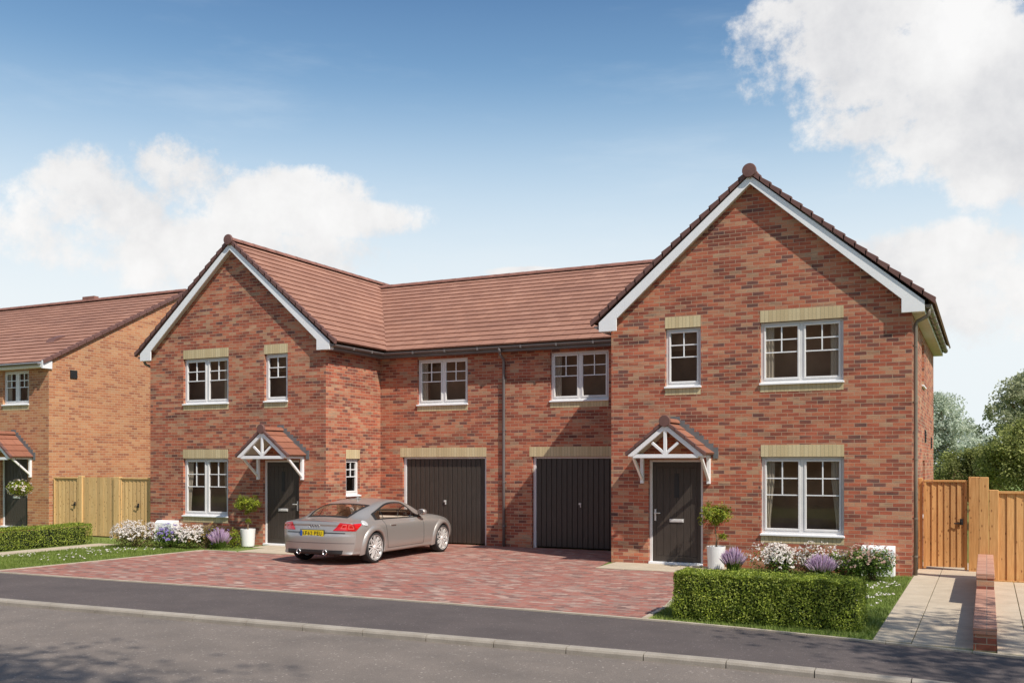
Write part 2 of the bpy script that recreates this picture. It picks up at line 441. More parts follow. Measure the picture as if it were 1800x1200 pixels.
w = bpy.data.worlds.new('World'); sc.world = w; w.use_nodes = True
nt = w.node_tree
bg = nt.nodes['Background']
sky = N(nt, 'ShaderNodeTexSky'); sky.sky_type = 'NISHITA'; sky.sun_disc = False
sky.sun_elevation = math.asin(SUN.z); sky.sun_rotation = atan2(SUN.x, SUN.y)
sky.air_density = 1.0; sky.dust_density = .4; sky.ozone_density = 1.6
tc = N(nt, 'ShaderNodeTexCoord'); D = tc.outputs['Generated']
sp = N(nt, 'ShaderNodeSeparateXYZ'); L(nt, D, sp.inputs[0])
az = mathn(nt, 'ARCTAN2', sp.outputs[0], sp.outputs[1])
el = mathn(nt, 'ARCSINE', sp.outputs[2])
nzA = noise(nt, D, 11, 10, .66)
nzB = noise(nt, D, 3.2, 6, .55)
def azel(u, v):
    a = math.atan((u - 900) / 1696) - TH
    return a, math.atan((813 - v) / sqrt(1696 ** 2 + (u - 900) ** 2))
def blob(u, v, ru, rv, amp=1.):
    a, e = azel(u, v)
    k1 = mathn(nt, 'DIVIDE', mathn(nt, 'SUBTRACT', az, a), ru / 1760)
    k2 = mathn(nt, 'DIVIDE', mathn(nt, 'SUBTRACT', el, e), rv / 1760)
    s = mathn(nt, 'ADD', mathn(nt, 'MULTIPLY', k1, k1), mathn(nt, 'MULTIPLY', k2, k2))
    return mathn(nt, 'MULTIPLY', mathn(nt, 'SUBTRACT', 1., s), amp)
BL = [(330, 318, 105, 72), (200, 370, 170, 82), (470, 365, 190, 66), (310, 430, 320, 80), (620, 384, 150, 34), (545, 330, 60, 34),
      (1640, 90, 250, 120), (1520, 40, 200, 75), (1700, 200, 220, 120), (1530, 225, 130, 42), (1790, 300, 130, 70), (1450, 80, 120, 60),
      (1640, 440, 190, 52), (1720, 520, 260, 70), (930, 478, 60, 9), (1250, 468, 90, 14), (2150, 350, 300, 160)]
f = None
for b_ in BL:
    x = blob(*b_)
    f = x if f is None else mathn(nt, 'MAXIMUM', f, x)
f = mathn(nt, 'MAXIMUM', f, -2.6)
# farther round the sky: broken cloud from noise alone
far = mathn(nt, 'MULTIPLY', mathn(nt, 'SUBTRACT', nzB, .60), 3.)
rl_ = mathn(nt, 'ADD', az, TH)
behind = mathn(nt, 'GREATER_THAN', mathn(nt, 'ABSOLUTE', mathn(nt, 'ARCTAN2', mathn(nt, 'SINE', rl_), mathn(nt, 'COSINE', rl_))), 1.0)
f = mathn(nt, 'MAXIMUM', f, mathn(nt, 'ADD', mathn(nt, 'MULTIPLY', behind, 4.), mathn(nt, 'ADD', far, -4.)))
dens = mathn(nt, 'ADD', f, mathn(nt, 'MULTIPLY', mathn(nt, 'SUBTRACT', nzA, .5), 5.2))
dens = mathn(nt, 'ADD', dens, mathn(nt, 'MULTIPLY', mathn(nt, 'SUBTRACT', nzB, .5), 1.4))
mask = N(nt, 'ShaderNodeMapRange'); mask.interpolation_type = 'SMOOTHSTEP'
mask.inputs[1].default_value = -.32; mask.inputs[2].default_value = .62
L(nt, dens, mask.inputs[0])
# haze low over the horizon
hz = N(nt, 'ShaderNodeMapRange'); hz.interpolation_type = 'SMOOTHSTEP'
hz.inputs[1].default_value = .40; hz.inputs[2].default_value = .12
L(nt, el, hz.inputs[0])
# cloud shade: slightly greyer where thick and low
shade = ramp(nt, mathn(nt, 'ADD', mathn(nt, 'MULTIPLY', noise(nt, D, 7, 7, .6), .75), mathn(nt, 'MULTIPLY', nzA, .25)), [(.36, (7.0, 7.0, 7.2)), (.50, (8.9, 8.8, 8.75)), (.62, (9.9, 9.8, 9.7))])
skyc = mixc(nt, 1., sky.outputs[0], (.56, .88, 1.15), 'MULTIPLY')
hz1 = N(nt, 'ShaderNodeMapRange'); hz1.interpolation_type = 'SMOOTHSTEP'
hz1.inputs[1].default_value = .56; hz1.inputs[2].default_value = .16; L(nt, el, hz1.inputs[0])
skyc = mixc(nt, mathn(nt, 'MULTIPLY', hz1.outputs[0], .80), skyc, (4.3, 6.9, 8.9))
# thin high streaks
mpc = N(nt, 'ShaderNodeMapping'); mpc.inputs['Rotation'].default_value = (0, radians(28), radians(-20)); mpc.inputs['Scale'].default_value = (1.6, 2.2, 9.); mpc.inputs['Location'].default_value = (4.3, 2.1, 5.2)
L(nt, D, mpc.inputs[0])
ci = N(nt, 'ShaderNodeMapRange'); ci.interpolation_type = 'SMOOTHSTEP'; ci.inputs[1].default_value = .48; ci.inputs[2].default_value = .78
L(nt, noise(nt, mpc.outputs[0], 1.7, 6, .6), ci.inputs[0])
skyc = mixc(nt, mathn(nt, 'MULTIPLY', ci.outputs[0], .26), skyc, (7.4, 8.3, 9.2))
back = N(nt, 'ShaderNodeMapRange'); back.interpolation_type = 'SMOOTHSTEP'
back.inputs[1].default_value = 1.7; back.inputs[2].default_value = .9; back.inputs[3].default_value = .15; back.inputs[4].default_value = .93
rel = mathn(nt, 'ADD', az, TH)
rel = mathn(nt, 'ABSOLUTE', mathn(nt, 'ARCTAN2', mathn(nt, 'SINE', rel), mathn(nt, 'COSINE', rel)))
L(nt, rel, back.inputs[0])
c1 = mixc(nt, mathn(nt, 'MULTIPLY', hz.outputs[0], back.outputs[0]), skyc, (8.9, 9.35, 9.5))
c2 = mixc(nt, mathn(nt, 'MULTIPLY', mask.outputs[0], .96), c1, shade.outputs[0])
L(nt, c2, bg.inputs[0]); bg.inputs[1].default_value = .1

sc.view_settings.view_transform = 'Standard'; sc.view_settings.look = 'None'
sc.view_settings.exposure = 0; sc.view_settings.gamma = 1
sc.cycles.max_bounces = 6; sc.cycles.transparent_max_bounces = 12

# ------------------------------------------------------------------ ground, road, pavement
def cat(pts, xs):
    out = []
    for x in xs:
        i = 0
        while i < len(pts) - 2 and x > pts[i + 1][0]: i += 1
        p0 = pts[max(i - 1, 0)]; p1 = pts[i]; p2 = pts[i + 1]; p3 = pts[min(i + 2, len(pts) - 1)]
        t = (x - p1[0]) / (p2[0] - p1[0])
        m1 = (p2[1] - p0[1]) / (p2[0] - p0[0]); m2 = (p3[1] - p1[1]) / (p3[0] - p1[0]); h = p2[0] - p1[0]
        y = (2*t**3-3*t*t+1)*p1[1] + (t**3-2*t*t+t)*h*m1 + (-2*t**3+3*t*t)*p2[1] + (t**3-t*t)*h*m2
        out.append((x, y))
    return out
BACK = [(-60, -7.6), (-30, -7.05), (-17, -6.93), (-9, -6.72), (-4, -6.80), (-1.2, -7.15), (.4, -7.45), (4, -8.3), (12, -11.), (40, -23.)]
KERB = [(-60, -10.9), (-30, -10.0), (-13.6, -9.42), (-3.2, -9.06), (-1.6, -9.11), (1, -9.40), (4, -10.15), (12, -12.9), (40, -25.)]
XS = [-60, -50, -40, -34, -30, -27] + [-25 + .5 * i for i in range(60)] + [5, 6, 7, 8, 10, 12, 16, 22, 30, 40]
XS = sorted(set(XS))
bk = cat(BACK, XS); kb = cat(KERB, XS)
FAR_ = [(x, y - 7.2) for x, y in kb]

def sheet(a, b, z, name, m, za=None):
    mb = MB()
    for i in range(len(a) - 1):
        mb.quad((*a[i], z), (*a[i + 1], z), (*b[i + 1], za if za is not None else z), (*b[i], za if za is not None else z))
    o = mb.build(name, m); tag(o, kind='structure'); return o

mb = MB(); mb.quad((-1500, -1500, -.16), (1500, -1500, -.16), (1500, 2500, -.16), (-1500, 2500, -.16))
tag(mb.build('ground', M['lawn']), kind='structure')
sheet(FAR_, kb, -.08, 'road', M['road'])
sheet([(x, y + .125) for x, y in kb], [(x, y - .05) for x, y in bk], -.012, 'pavement', M['pave'])
sheet([(x, y - 9) for x, y in kb], [(x, y - 7.2) for x, y in kb], .0, 'far_pavement', M['pave'])
# kerb: individual stones inside one run
mb = MB()
fine = [-40 + .915 * i for i in range(60)]
fk = cat(KERB, fine)
for i in range(len(fk) - 1):
    (xa, ya), (xb, yb) = fk[i], fk[i + 1]
    g = .006
    xa += g; xb -= g
    prof = [(0, -.1), (0, -.035), (.012, -.012), (.035, -.002), (.125, 0), (.125, -.1)]
    vs = [(xa, ya + p, q) for p, q in prof] + [(xb, yb + p, q) for p, q in prof]
    n = len(prof)
    mb.add(vs, [(k, (k + 1) % n, n + (k + 1) % n, n + k) for k in range(n)] + [tuple(range(n)), tuple(range(2 * n - 1, n - 1, -1))])
tag(mb.build('kerb', M['kerb']), kind='structure')
# edging strip along the back of the pavement
mb = MB()
fe = cat(BACK, [-34 + .915 * i for i in range(46)])
for i in range(len(fe) - 1):
    (xa, ya), (xb, yb) = fe[i], fe[i + 1]
    mb.add([(xa + .004, ya - .05, -.1), (xb - .004, yb - .05, -.1), (xb - .004, yb + .01, -.1), (xa + .004, ya + .01, -.1),
            (xa + .004, ya - .05, .008), (xb - .004, yb - .05, .008), (xb - .004, yb + .01, .008), (xa + .004, ya + .01, .008)],
           [(4, 5, 6, 7), (0, 1, 5, 4), (1, 2, 6, 5), (2, 3, 7, 6), (3, 0, 4, 7)])
tag(mb.build('pavement_edging', M['edging']), kind='structure')
# lawns as one sheet behind the pavement
mb = MB()
for i in range(len(bk) - 1):
    mb.quad((bk[i][0], bk[i][1] + .005, -.008), (bk[i + 1][0], bk[i + 1][1] + .005, -.008), (bk[i + 1][0], 40, -.008), (bk[i][0], 40, -.008))
tag(mb.build('lawn', M['lawn']), kind='structure')
# driveway
def backy(x): return cat(BACK, [x])[0][1]
DL = [(-17.27, backy(-17.27) + .012), (-17.05, -4.7), (-16.9, -1.9), (-16.86, -1.72)]
DR = [(-4.15, backy(-4.15) + .012), (-4.2, -5.6), (-4.9, -1.2)]
mb = MB()
fx = [-17.27 + i * (-4.15 + 17.27) / 20 for i in range(21)]
poly = [(x, backy(x) + .012) for x in fx] + DR[1:] + [(-7.0, -1.27), (-7.2, .1), (-7.13, 2.4), (-14.6, 2.4), (-14.5, 0), (-14.45, -1.72)] + DL[::-1][:-1]
mb.add([(x, y, .002) for x, y in poly], [tuple(range(len(poly)))])
tag(mb.build('driveway', M['block'], fixn=False), kind='structure')
mb = MB()
for a, b in zip(DL[:-1], DL[1:]): mb.bar((*a, -.03), (*b, -.03), .06, .09)
mb.bar((-16.86, -1.72, -.03), (-15.9, -1.70, -.03), .06, .09)
for a, b in zip(DR[:-1], DR[1:]): mb.bar((*a, -.03), (*b, -.03), .06, .09)
tag(mb.build('driveway_edging', M['edging']), kind='structure')

def slabs(name, rects):
    mb = MB()
    for x0, x1, y0, y1 in rects: mb.box(x0 + .005, x1 - .005, y0 + .005, y1 - .005, -.05, .012)
    tag(mb.build(name, M['slab'], bevel=.003), kind='structure')
slabs('doorstep_paving', [(-7.02 + .6 * i, -6.42 + .6 * i, -.62, .0 - .004) for i in range(4)] + [(-7.02 + .6 * i, -6.42 + .6 * i, -1.22, -.62) for i in range(4)])
slabs('doorstep_paving', [(-16.35 + .6 * i, -15.75 + .6 * i, -.62, -.004) for i in range(4)] + [(-15.9 + .6 * i, -15.3 + .6 * i, -1.64, -.62) for i in range(3)])
rr = []
for (a, b) in ((-1.215, -.785), (-.785, .098), (.10, .42), (.42, 1.05), (1.05, 1.7), (1.7, 2.4)):
    y = -7.6
    off = 0
    while y < (3. if b < .099 else -.25):
        y1 = min(y + .9, 3. if b < .099 else -.22)
        ylo = max(y, max(backy(a), backy(b)) + .015)
        if y1 - ylo > .05: rr.append((a, b, ylo, y1))
        y += .9
slabs('side_path', rr)
rr = []
for i in range(10): rr.append((-20.7, -20.0, -1.5 - .6 * (i + 1), -1.5 - .6 * i))
rr = [q for q in rr if q[2] > -6.9]
slabs('garden_path', rr)

# ------------------------------------------------------------------ house pieces
def Mx(sx, x0):
    return lambda x: sx * x + x0

def frontM(f, Y):      # (along x, outward, z)
    return lambda a, b, h: (f(a), Y - b, h)
def sideM(f, X, s):    # wall facing s*X : along = y
    return lambda a, b, h: (f(X + s * b), a, h)

def wall_panel(mb, a0, a1, h0, h1, holes, rev=.10):
    xs = sorted(set([a0, a1] + [q for h in holes for q in h[:2]])); zs = sorted(set([h0, h1] + [q for h in holes for q in h[2:4]]))
    for i in range(len(xs) - 1):
        for j in range(len(zs) - 1):
            cx, cz = (xs[i] + xs[i + 1]) / 2, (zs[j] + zs[j + 1]) / 2
            if any(h[0] < cx < h[1] and h[2] < cz < h[3] for h in holes): continue
            mb.quad((xs[i], 0, zs[j]), (xs[i + 1], 0, zs[j]), (xs[i + 1], 0, zs[j + 1]), (xs[i], 0, zs[j + 1]))
    for x0, x1, z0, z1 in [h[:4] for h in holes]:
        mb.quad((x0, 0, z0), (x0, -rev, z0), (x0, -rev, z1), (x0, 0, z1))
        mb.quad((x1, 0, z0), (x1, 0, z1), (x1, -rev, z1), (x1, -rev, z0))
        mb.quad((x0, 0, z1), (x0, -rev, z1), (x1, -rev, z1), (x1, 0, z1))
        mb.quad((x0, 0, z0), (x1, 0, z0), (x1, -rev, z0), (x0, -rev, z0))

def window(T, root, x0, x1, z0, z1, n=2, lint=True, curtains=True, blind=0, brick_sill=True, rev=.07, side=0):
    """opening x0..x1, z0(sill underside)..z1; the mesh 'window' is the outer frame"""
    zs = z0 + .05
    W = MB(T); d0, d1 = -rev - .06, -rev
    fw = .055
    W.box(x0, x1, d0, d1, z1 - fw, z1); W.box(x0, x1, d0, d1, zs, zs + fw)
    W.box(x0, x0 + fw, d0, d1, zs + fw, z1 - fw); W.box(x1 - fw, x1, d0, d1, zs + fw, z1 - fw)
    if n == 2:
        xm = (x0 + x1) / 2; W.box(xm - .035, xm + .035, d0, d1, zs + fw, z1 - fw)
    win = W.build('window', M['frame'], root, bevel=.006)
    cells = [(x0 + fw, x1 - fw)] if n == 1 else [(x0 + fw, xm - .035), (xm + .035, x1 - fw)]
    for a, b in cells:
        S = MB(T); q = .042
        za, zb = zs + fw, z1 - fw
        e0, e1 = -rev - .045, -rev + .012
        S.box(a, b, e0, e1, zb - q, zb); S.box(a, b, e0, e1, za, za + q)
        S.box(a, a + q, e0, e1, za + q, zb - q); S.box(b - q, b, e0, e1, za + q, zb - q)
        S.build('casement', M['frame'], win, bevel=.006)
        ga, gb, gl, gh = a + q, b - q, za + q, zb - q
        H = gh - gl
        G = MB(T); bw = .011
        e0, e1 = -rev - .022, -rev - .004
        zm = gh - .5 * H
        for zz in (gh - .25 * H, zm): G.box(ga, gb, e0, e1, zz - bw, zz + bw)
        xm2 = (ga + gb) / 2; G.box(xm2 - bw, xm2 + bw, e0 - .001, e1 + .001, zm + bw, gh - .25 * H - bw); G.box(xm2 - bw, xm2 + bw, e0 - .001, e1 + .001, gh - .25 * H + bw, gh)
        G.build('glazing_bar', M['white'], win)
        P = MB(T); P.quad((ga, -rev - .03, gl), (gb, -rev - .03, gl), (gb, -rev - .03, gh), (ga, -rev - .03, gh))
        P.build('pane', M['glass'], win, fixn=False)
    S = MB(T); S.box(x0 - .015, x1 + .015, -rev - .03, .045, z0, zs - .012); S.box(x0, x1, -rev - .03, .0, zs - .012, zs)
    S.build('sill', M['white'], win, bevel=.008)
    if lint:
        S = MB(T); S.box(x0 - .002, x1 + .002, -.05, .004, z1, z1 + .232); S.build('lintel', M['soldier'], win)
    if brick_sill:
        S = MB(T); S.box(x0 - .002, x1 + .002, -.05, .004, z0 - .135, z0 - .002); S.build('brick_sill', M['soldier'], win)
    if curtains:
        sides = [(x0 + .05, 1), (x1 - .05, -1)] if curtains == 2 else [(x0 + .05, 1)]
        for xa, s in sides:
            C = MB(T); nn = 14; rows = 10
            for i in range(nn):
                for j in range(rows):
                    def pt(i, j):
                        v = j / rows; tie = .55 if curtains == 2 and z1 < 3 else 1.
                        wdt = .20 * (1 - (1 - tie) * max(0, 1 - abs(v - .12) / .6)) if n == 2 else .11
                        u = i / nn
                        return (xa + s * wdt * u, -rev - .062 - .012 * sin(u * 22), zs + .02 + v * (z1 - zs - .04))
                    C.quad(pt(i, j), pt(i + 1, j), pt(i + 1, j + 1), pt(i, j + 1))
            C.build('curtain', M['curtain'], win, smooth=True)
    if blind:
        C = MB(T)
        k = 0
        zz = z1 - .08
        zend = z1 - .08 - blind * (z1 - zs - .1)
        while zz > zend:
            C.quad((x0 + .05, -rev - .15, zz), (x1 - .05, -rev - .15, zz), (x1 - .05, -rev - .175, zz - .034), (x0 + .05, -rev - .175, zz - .034))
            zz -= .036
        C.build('blind', M['blind'], win, fixn=False)
    # added panel behind the glass, brick-brown reflections put into its colour
    R = MB(T); g = .015
    a, b, c, d = x0 + g, x1 - g, z0 + .05, z1 - g
    dp = -rev - .5
    R.quad((a - .6, dp, c - .3), (b + .6, dp, c - .3), (b + .6, dp, d + .12), (a - .6, dp, d + .12))
    R.build('pane_backing', M['backing'], win, fixn=False)
    return win

def door(T, root, x0, x1, z0, z1, hinge=1, rev=.09, glassy=True):
    W = MB(T); fw = .06; d0, d1 = -rev - .06, -rev + .02
    W.box(x0, x0 + fw, d0, d1, z0, z1); W.box(x1 - fw, x1, d0, d1, z0, z1); W.box(x0 + fw, x1 - fw, d0, d1, z1 - .04, z1)
    D_ = MB(T)
    a, b, lo, hi = x0 + fw, x1 - fw, z0 + .06, z1 - .042
    nb = 6
    bw = (b - a) / nb
    D_.box(a, b, -rev - .05, -rev - .012, lo, hi)
    m0 = .085
    n2 = 6; bw = (b - a - 2 * m0) / n2
    for i in range(n2): D_.box(a + m0 + bw * i + .004, a + m0 + bw * (i + 1) - .004, -rev - .02, -rev - .004, lo + .12, hi - .12)
    D_.box(a, a + m0 - .004, -rev - .02, -rev - .004, lo, hi); D_.box(b - m0 + .004, b, -rev - .02, -rev - .004, lo, hi)
    D_.box(a + m0, b - m0, -rev - .02, -rev - .0045, lo, lo + .116); D_.box(a + m0, b - m0, -rev - .02, -rev - .0045, hi - .116, hi)
    dr = D_.build('front_door', M['door'], root, bevel=.004)
    W.build('door_frame', M['frame'], dr, bevel=.006)
    S = MB(T); S.box(x0, x1, -rev - .06, .02, z0, z0 + .055); S.build('threshold', M['white'], dr, bevel=.008)
    hx = a + .06 if hinge > 0 else b - .06
    H = MB(T); zc = z0 + 1.02
    H.box(hx - .019, hx + .019, -rev - .004, -rev + .008, zc - .12, zc + .12)
    H.box(min(hx, hx + .12 * hinge), max(hx, hx + .12 * hinge), -rev + .035, -rev + .055, zc + .03, zc + .05)
    H.box(hx - .012, hx + .012, -rev + .008, -rev + .05, zc + .028, zc + .052)
    H.build('handle', M['metalwhite'], dr, bevel=.004)
    xc = (a + b) / 2
    B = MB(T); B.box(xc - .15, xc + .15, -rev - .004, -rev + .012, zc - .145, zc - .075); B.box(xc - .13, xc + .13, -rev + .012, -rev + .018, zc - .130, zc - .09)
    B.build('letterbox', M['metalwhite'], dr, bevel=.004)
    if glassy:
        B = MB(T)
        B.box(xc - .05, xc + .05, -rev - .004, -rev + .004, z0 + 1.38, z0 + 1.88)
        B.build('door_light', M['black'], dr, bevel=.003)
    return dr

def garage_door(T, root, x0, x1, z1, rev=.09):
    fw = .075
    a, b = x0 + fw, x1 - fw
    n = 17; wv = (b - a) / n
    D_ = MB(T)
    D_.box(a, b, -rev - .05, -rev - .022, .03, z1 - .05)
    for i in range(n): D_.box(a + wv * i + .008, a + wv * (i + 1) - .008, -rev - .03, -rev - .004, .035, z1 - .055)
    gd = D_.build('garage_door', M['door'], root, bevel=.006)
    F_ = MB(T)
    F_.box(x0, a, -rev - .06, -rev + .015, 0, z1); F_.box(b, x1, -rev - .06, -rev + .015, 0, z1); F_.box(a, b, -rev - .06, -rev + .015, z1 - .05, z1)
    F_.build('garage_frame', M['frame'], gd, bevel=.006)
    H = MB(T); xc = (x0 + x1) / 2
    H.box(xc - .03, xc + .03, -rev - .004, -rev + .03, 1.08, 1.13); H.box(xc - .0, xc + .028, -rev - .004, -rev + .022, 1.02, 1.08)
    H.build('handle', M['metalwhite'], gd, bevel=.004)
    S = MB(T); S.box(x0 - .07, x1 + .0, -.05, .004, z1, z1 + .24); S.build('lintel', M['soldier'], gd)
    return gd

def canopy(f, Y, root, xc, hw=.80, dep=.70, ze=2.28, slope=.80):
    """gabled tiled porch on gallows brackets; f maps x"""
    T = lambda x, y, z: (f(x), Y + y, z)
    zr = ze + slope * hw
    nn = Vector((slope, 0, 1)).normalized()
    R = MB(T)
    n = 4
    for s in (-1, 1):
        for k in range(n):
            x0 = hw * (1 - k / n); x1 = max(hw * (1 - (k + 1) / n) - .02, 0)
            za, zb = zr - slope * x0, zr - slope * x1
            lift = .028
            lo = (xc + s * (x0 + nn.x * lift), za + nn.z * lift); up = (xc + s * x1, zb + .006)
            R.quad((lo[0], -dep - .03, lo[1]), (lo[0], -.0, lo[1]), (up[0], -.0, up[1]), (up[0], -dep - .03, up[1]), uv=[(0, k), (dep, k), (dep, k + 1), (0, k + 1)])
            R.quad((xc + s * x0, -dep - .03, za - .01), (xc + s * x0, 0, za - .01), (lo[0], 0, lo[1]), (lo[0], -dep - .03, lo[1]), uv=[(0, k), (dep, k), (dep, k + .1), (0, k + .1)])
        R.quad((xc, -dep, zr - .012), (xc + s * hw, -dep, ze - .012), (xc + s * hw, 0, ze - .012), (xc, 0, zr - .012))
    cn = R.build('porch_canopy', M['tile_canopy'], root, fixn=False)
    Vg = MB(T)
    for s in (-1, 1):
        for k in range(n):
            x0 = hw * (1 - k / n) + .01; x1 = hw * (1 - (k + 1) / n)
            l = .035
            Vg.prism([(xc + s * x0, zr - slope * x0 - .035), (xc + s * x1, zr - slope * x1 - .035), (xc + s * (x1 + nn.x * .012), zr - slope * x1 + .02), (xc + s * (x0 + nn.x * l), zr - slope * x0 + l)], -dep - .06, -dep + .02)
    Vg.build('verge_cap', M['verge'], cn, bevel=.004)
    RT = MB(T)
    pr = [(.105 * cos(t), .09 * sin(t)) for t in [pi * i / 10 for i in range(11)]]
    RT.prism([(xc + a, zr - .015 + b) for a, b in pr], -dep - .02, -.0)
    RT.build('ridge_tile', M['tile_canopy'], cn)
    RT = MB(T)
    RT.lathe([(.001, -.075), (.11, -.075), (.118, -.05), (.118, -.02)], (xc, -dep, zr + .01), 20, 'y')
    RT.build('ridge_end_cap', M['verge'], cn)
    # truss
    zb = ze - .01
    Tm = MB(T)
    for s in (-1, 1):
        Tm.prism([(xc + s * (hw - .03), ze - .02), (xc, zr - .02 - .03), (xc, zr - .16), (xc + s * (hw - .14), ze - .02 - .03), (xc + s * (hw - .03), ze - .055)], -dep - .03, -dep + .03)
    Tm.box(xc - hw + .13, xc + hw - .13, -dep - .02, -dep + .02, zb - .075, zb + .0)
    Tm.box(xc - .033, xc + .033, -dep - .018, -dep + .018, zb, zr - .14)
    for s in (-1, 1):
        Tm.bar((xc + s * .02, -dep, zb + .02), (xc + s * .27, -dep, zb + .23), .032, .055)
    Tm.build('gable_truss', M['white'], cn, bevel=.004)
    for s in (-1, 1):
        B = MB(T); bx = xc + s * (hw - .10)
        B.box(bx - .035, bx + .035, -.07, -.0, 1.675, 2.205)
        B.box(bx - .036, bx + .036, -dep + .02, 0, 2.206, 2.268)
        B.bar((bx, -.05, 1.76), (bx, -dep + .12, 2.20), .05, .055)
        B.build('gallows_bracket', M['white'], cn, bevel=.004)
    # underside lining and lead flashing
    U = MB(T)
    for s in (-1, 1):
        U.quad((xc, -dep + .03, zr - .06), (xc + s * (hw - .05), -dep + .03, ze - .03), (xc + s * (hw - .05), 0, ze - .03), (xc, 0, zr - .06))
    U.build('canopy_soffit', M['soffit'], cn, fixn=False)
    Fl = MB(T)
    for s in (-1, 1):
        st = 9
        for k in range(st):
            xa = (hw + .09) * k / st; xb_ = (hw + .09) * (k + 1) / st
            Fl.box(xc + s * xa, xc + s * xb_, -.016, -.004, zr - slope * xa - .10, zr + .125 - slope * xa)
    Fl.build('flashing', M['lead'], cn)
    for s in (-1, 1):
        pass
    return cn

def roof_slope(mb, ncourse, P, lift=.03):
    """P(k) -> (left point, right point) on the bare roof plane at the lower edge of course k (k=0..ncourse)"""
    for k in range(ncourse):
        a0, b0 = P(k); a1, b1 = P(k + 1)
        a0, b0, a1, b1 = map(Vector, (a0, b0, a1, b1))
        if (b0 - a0).length < .02: continue
        n = (b0 - a0).cross(a1 - a0)
        if n.length < 1e-6: n = (b0 - a0).cross(b1 - a0)
        n.normalize()
        if n.z < 0: n = -n
        A0, B0 = a0 + n * lift, b0 + n * lift
        d = (b0 - a0).normalized()
        A1, B1 = a1 + n * .004, b1 + n * .004
        ua, ub, uc, ud = (p.dot(d) for p in (A0, B0, B1, A1))
        hs = .165 * (k % 2) * 0
        mb.quad(tuple(A0), tuple(B0), tuple(B1), tuple(A1), uv=[(ua, k + .02), (ub, k + .02), (uc, k + .98), (ud, k + .98)])
        mb.quad(tuple(a0 - n * .012), tuple(b0 - n * .012), tuple(B0), tuple(A0), uv=[(ua, k + .1), (ub, k + .1), (ub, k + .2), (ua, k + .2)])

def ridge_run(mb, p, q, r=.125, seg=.45):
    p = Vector(p); q = Vector(q); Lr = (q - p).length; d = (q - p) / Lr
    a = Vector((-d.y, d.x, 0)); n = max(1, round(Lr / seg))
    for i in range(n):
        s0 = p + d * (Lr * i / n); s1 = p + d * (Lr * (i + 1) / n - .006)
        vs = []
        for e, rr_ in ((s0, r + .004), (s1, r - .002)):
            for k in range(9):
                t = pi * k / 8
                vs.append(tuple(e + a * (rr_ * cos(t)) + Vector((0, 0, rr_ * .85 * sin(t) - .02))))
        mb.add(vs, [(k, k + 1, 10 + k, 9 + k) for k in range(8)] + [tuple(range(9)), tuple(range(17, 8, -1))])

def gutter_run(mb, pts, r=.058):
    """half round gutter as a swept open profile; pts on the plane of its rim"""
    pts = [Vector(p) for p in pts]
    vs = []; n = 9
    for i, p in enumerate(pts):
        if i == 0: d = (pts[1] - p)
        elif i == len(pts) - 1: d = (p - pts[i - 1])
        else: d = (pts[i + 1] - p).normalized() + (p - pts[i - 1]).normalized()
        d.normalize()
        a = Vector((-d.y, d.x, 0))
        k = 1.
        if 0 < i < len(pts) - 1:
            k = 1 / max(.4, abs(a.dot(Vector((-(p - pts[i - 1]).normalized().y, (p - pts[i - 1]).normalized().x, 0)))))
        for rr_ in (r, r - .008):
            for j in range(n):
                t = pi + pi * j / (n - 1)
                vs.append(tuple(p + a * (rr_ * cos(t) * k) + Vector((0, 0, rr_ * sin(t)))))
    fs = []
    m2 = 2 * n
    for i in range(len(pts) - 1):
        for j in range(n - 1):
            fs.append((i * m2 + j, i * m2 + j + 1, (i + 1) * m2 + j + 1, (i + 1) * m2 + j))
            fs.append((i * m2 + n + j, (i + 1) * m2 + n + j, (i + 1) * m2 + n + j + 1, i * m2 + n + j + 1))
        for j in (0, n - 1):
            fs.append((i * m2 + j, (i + 1) * m2 + j, (i + 1) * m2 + n + j, i * m2 + n + j))
    fs.append(tuple(range(n))); e = (len(pts) - 1) * m2
    fs.append(tuple(range(e, e + n)))
    mb.add(vs, fs)

# ------------------------------------------------------------------ the two houses of the terrace
RX0, RX1, RC = -7.13, -1.24, -4.185            # right-hand house, wall faces and ridge line
DEPTH = 8.0
LINKY = 2.38
PARTY = -10.85
Z0R, MS = 7.86, .835                           # gable roof plane z = Z0R - MS*|x-c|
HWR = 3.33
LS, LZ, LY0, LYR = .596, 5.06, 2.05, 6.41      # link roof
LZR = LZ + LS * (LYR - LY0)
NC = 17

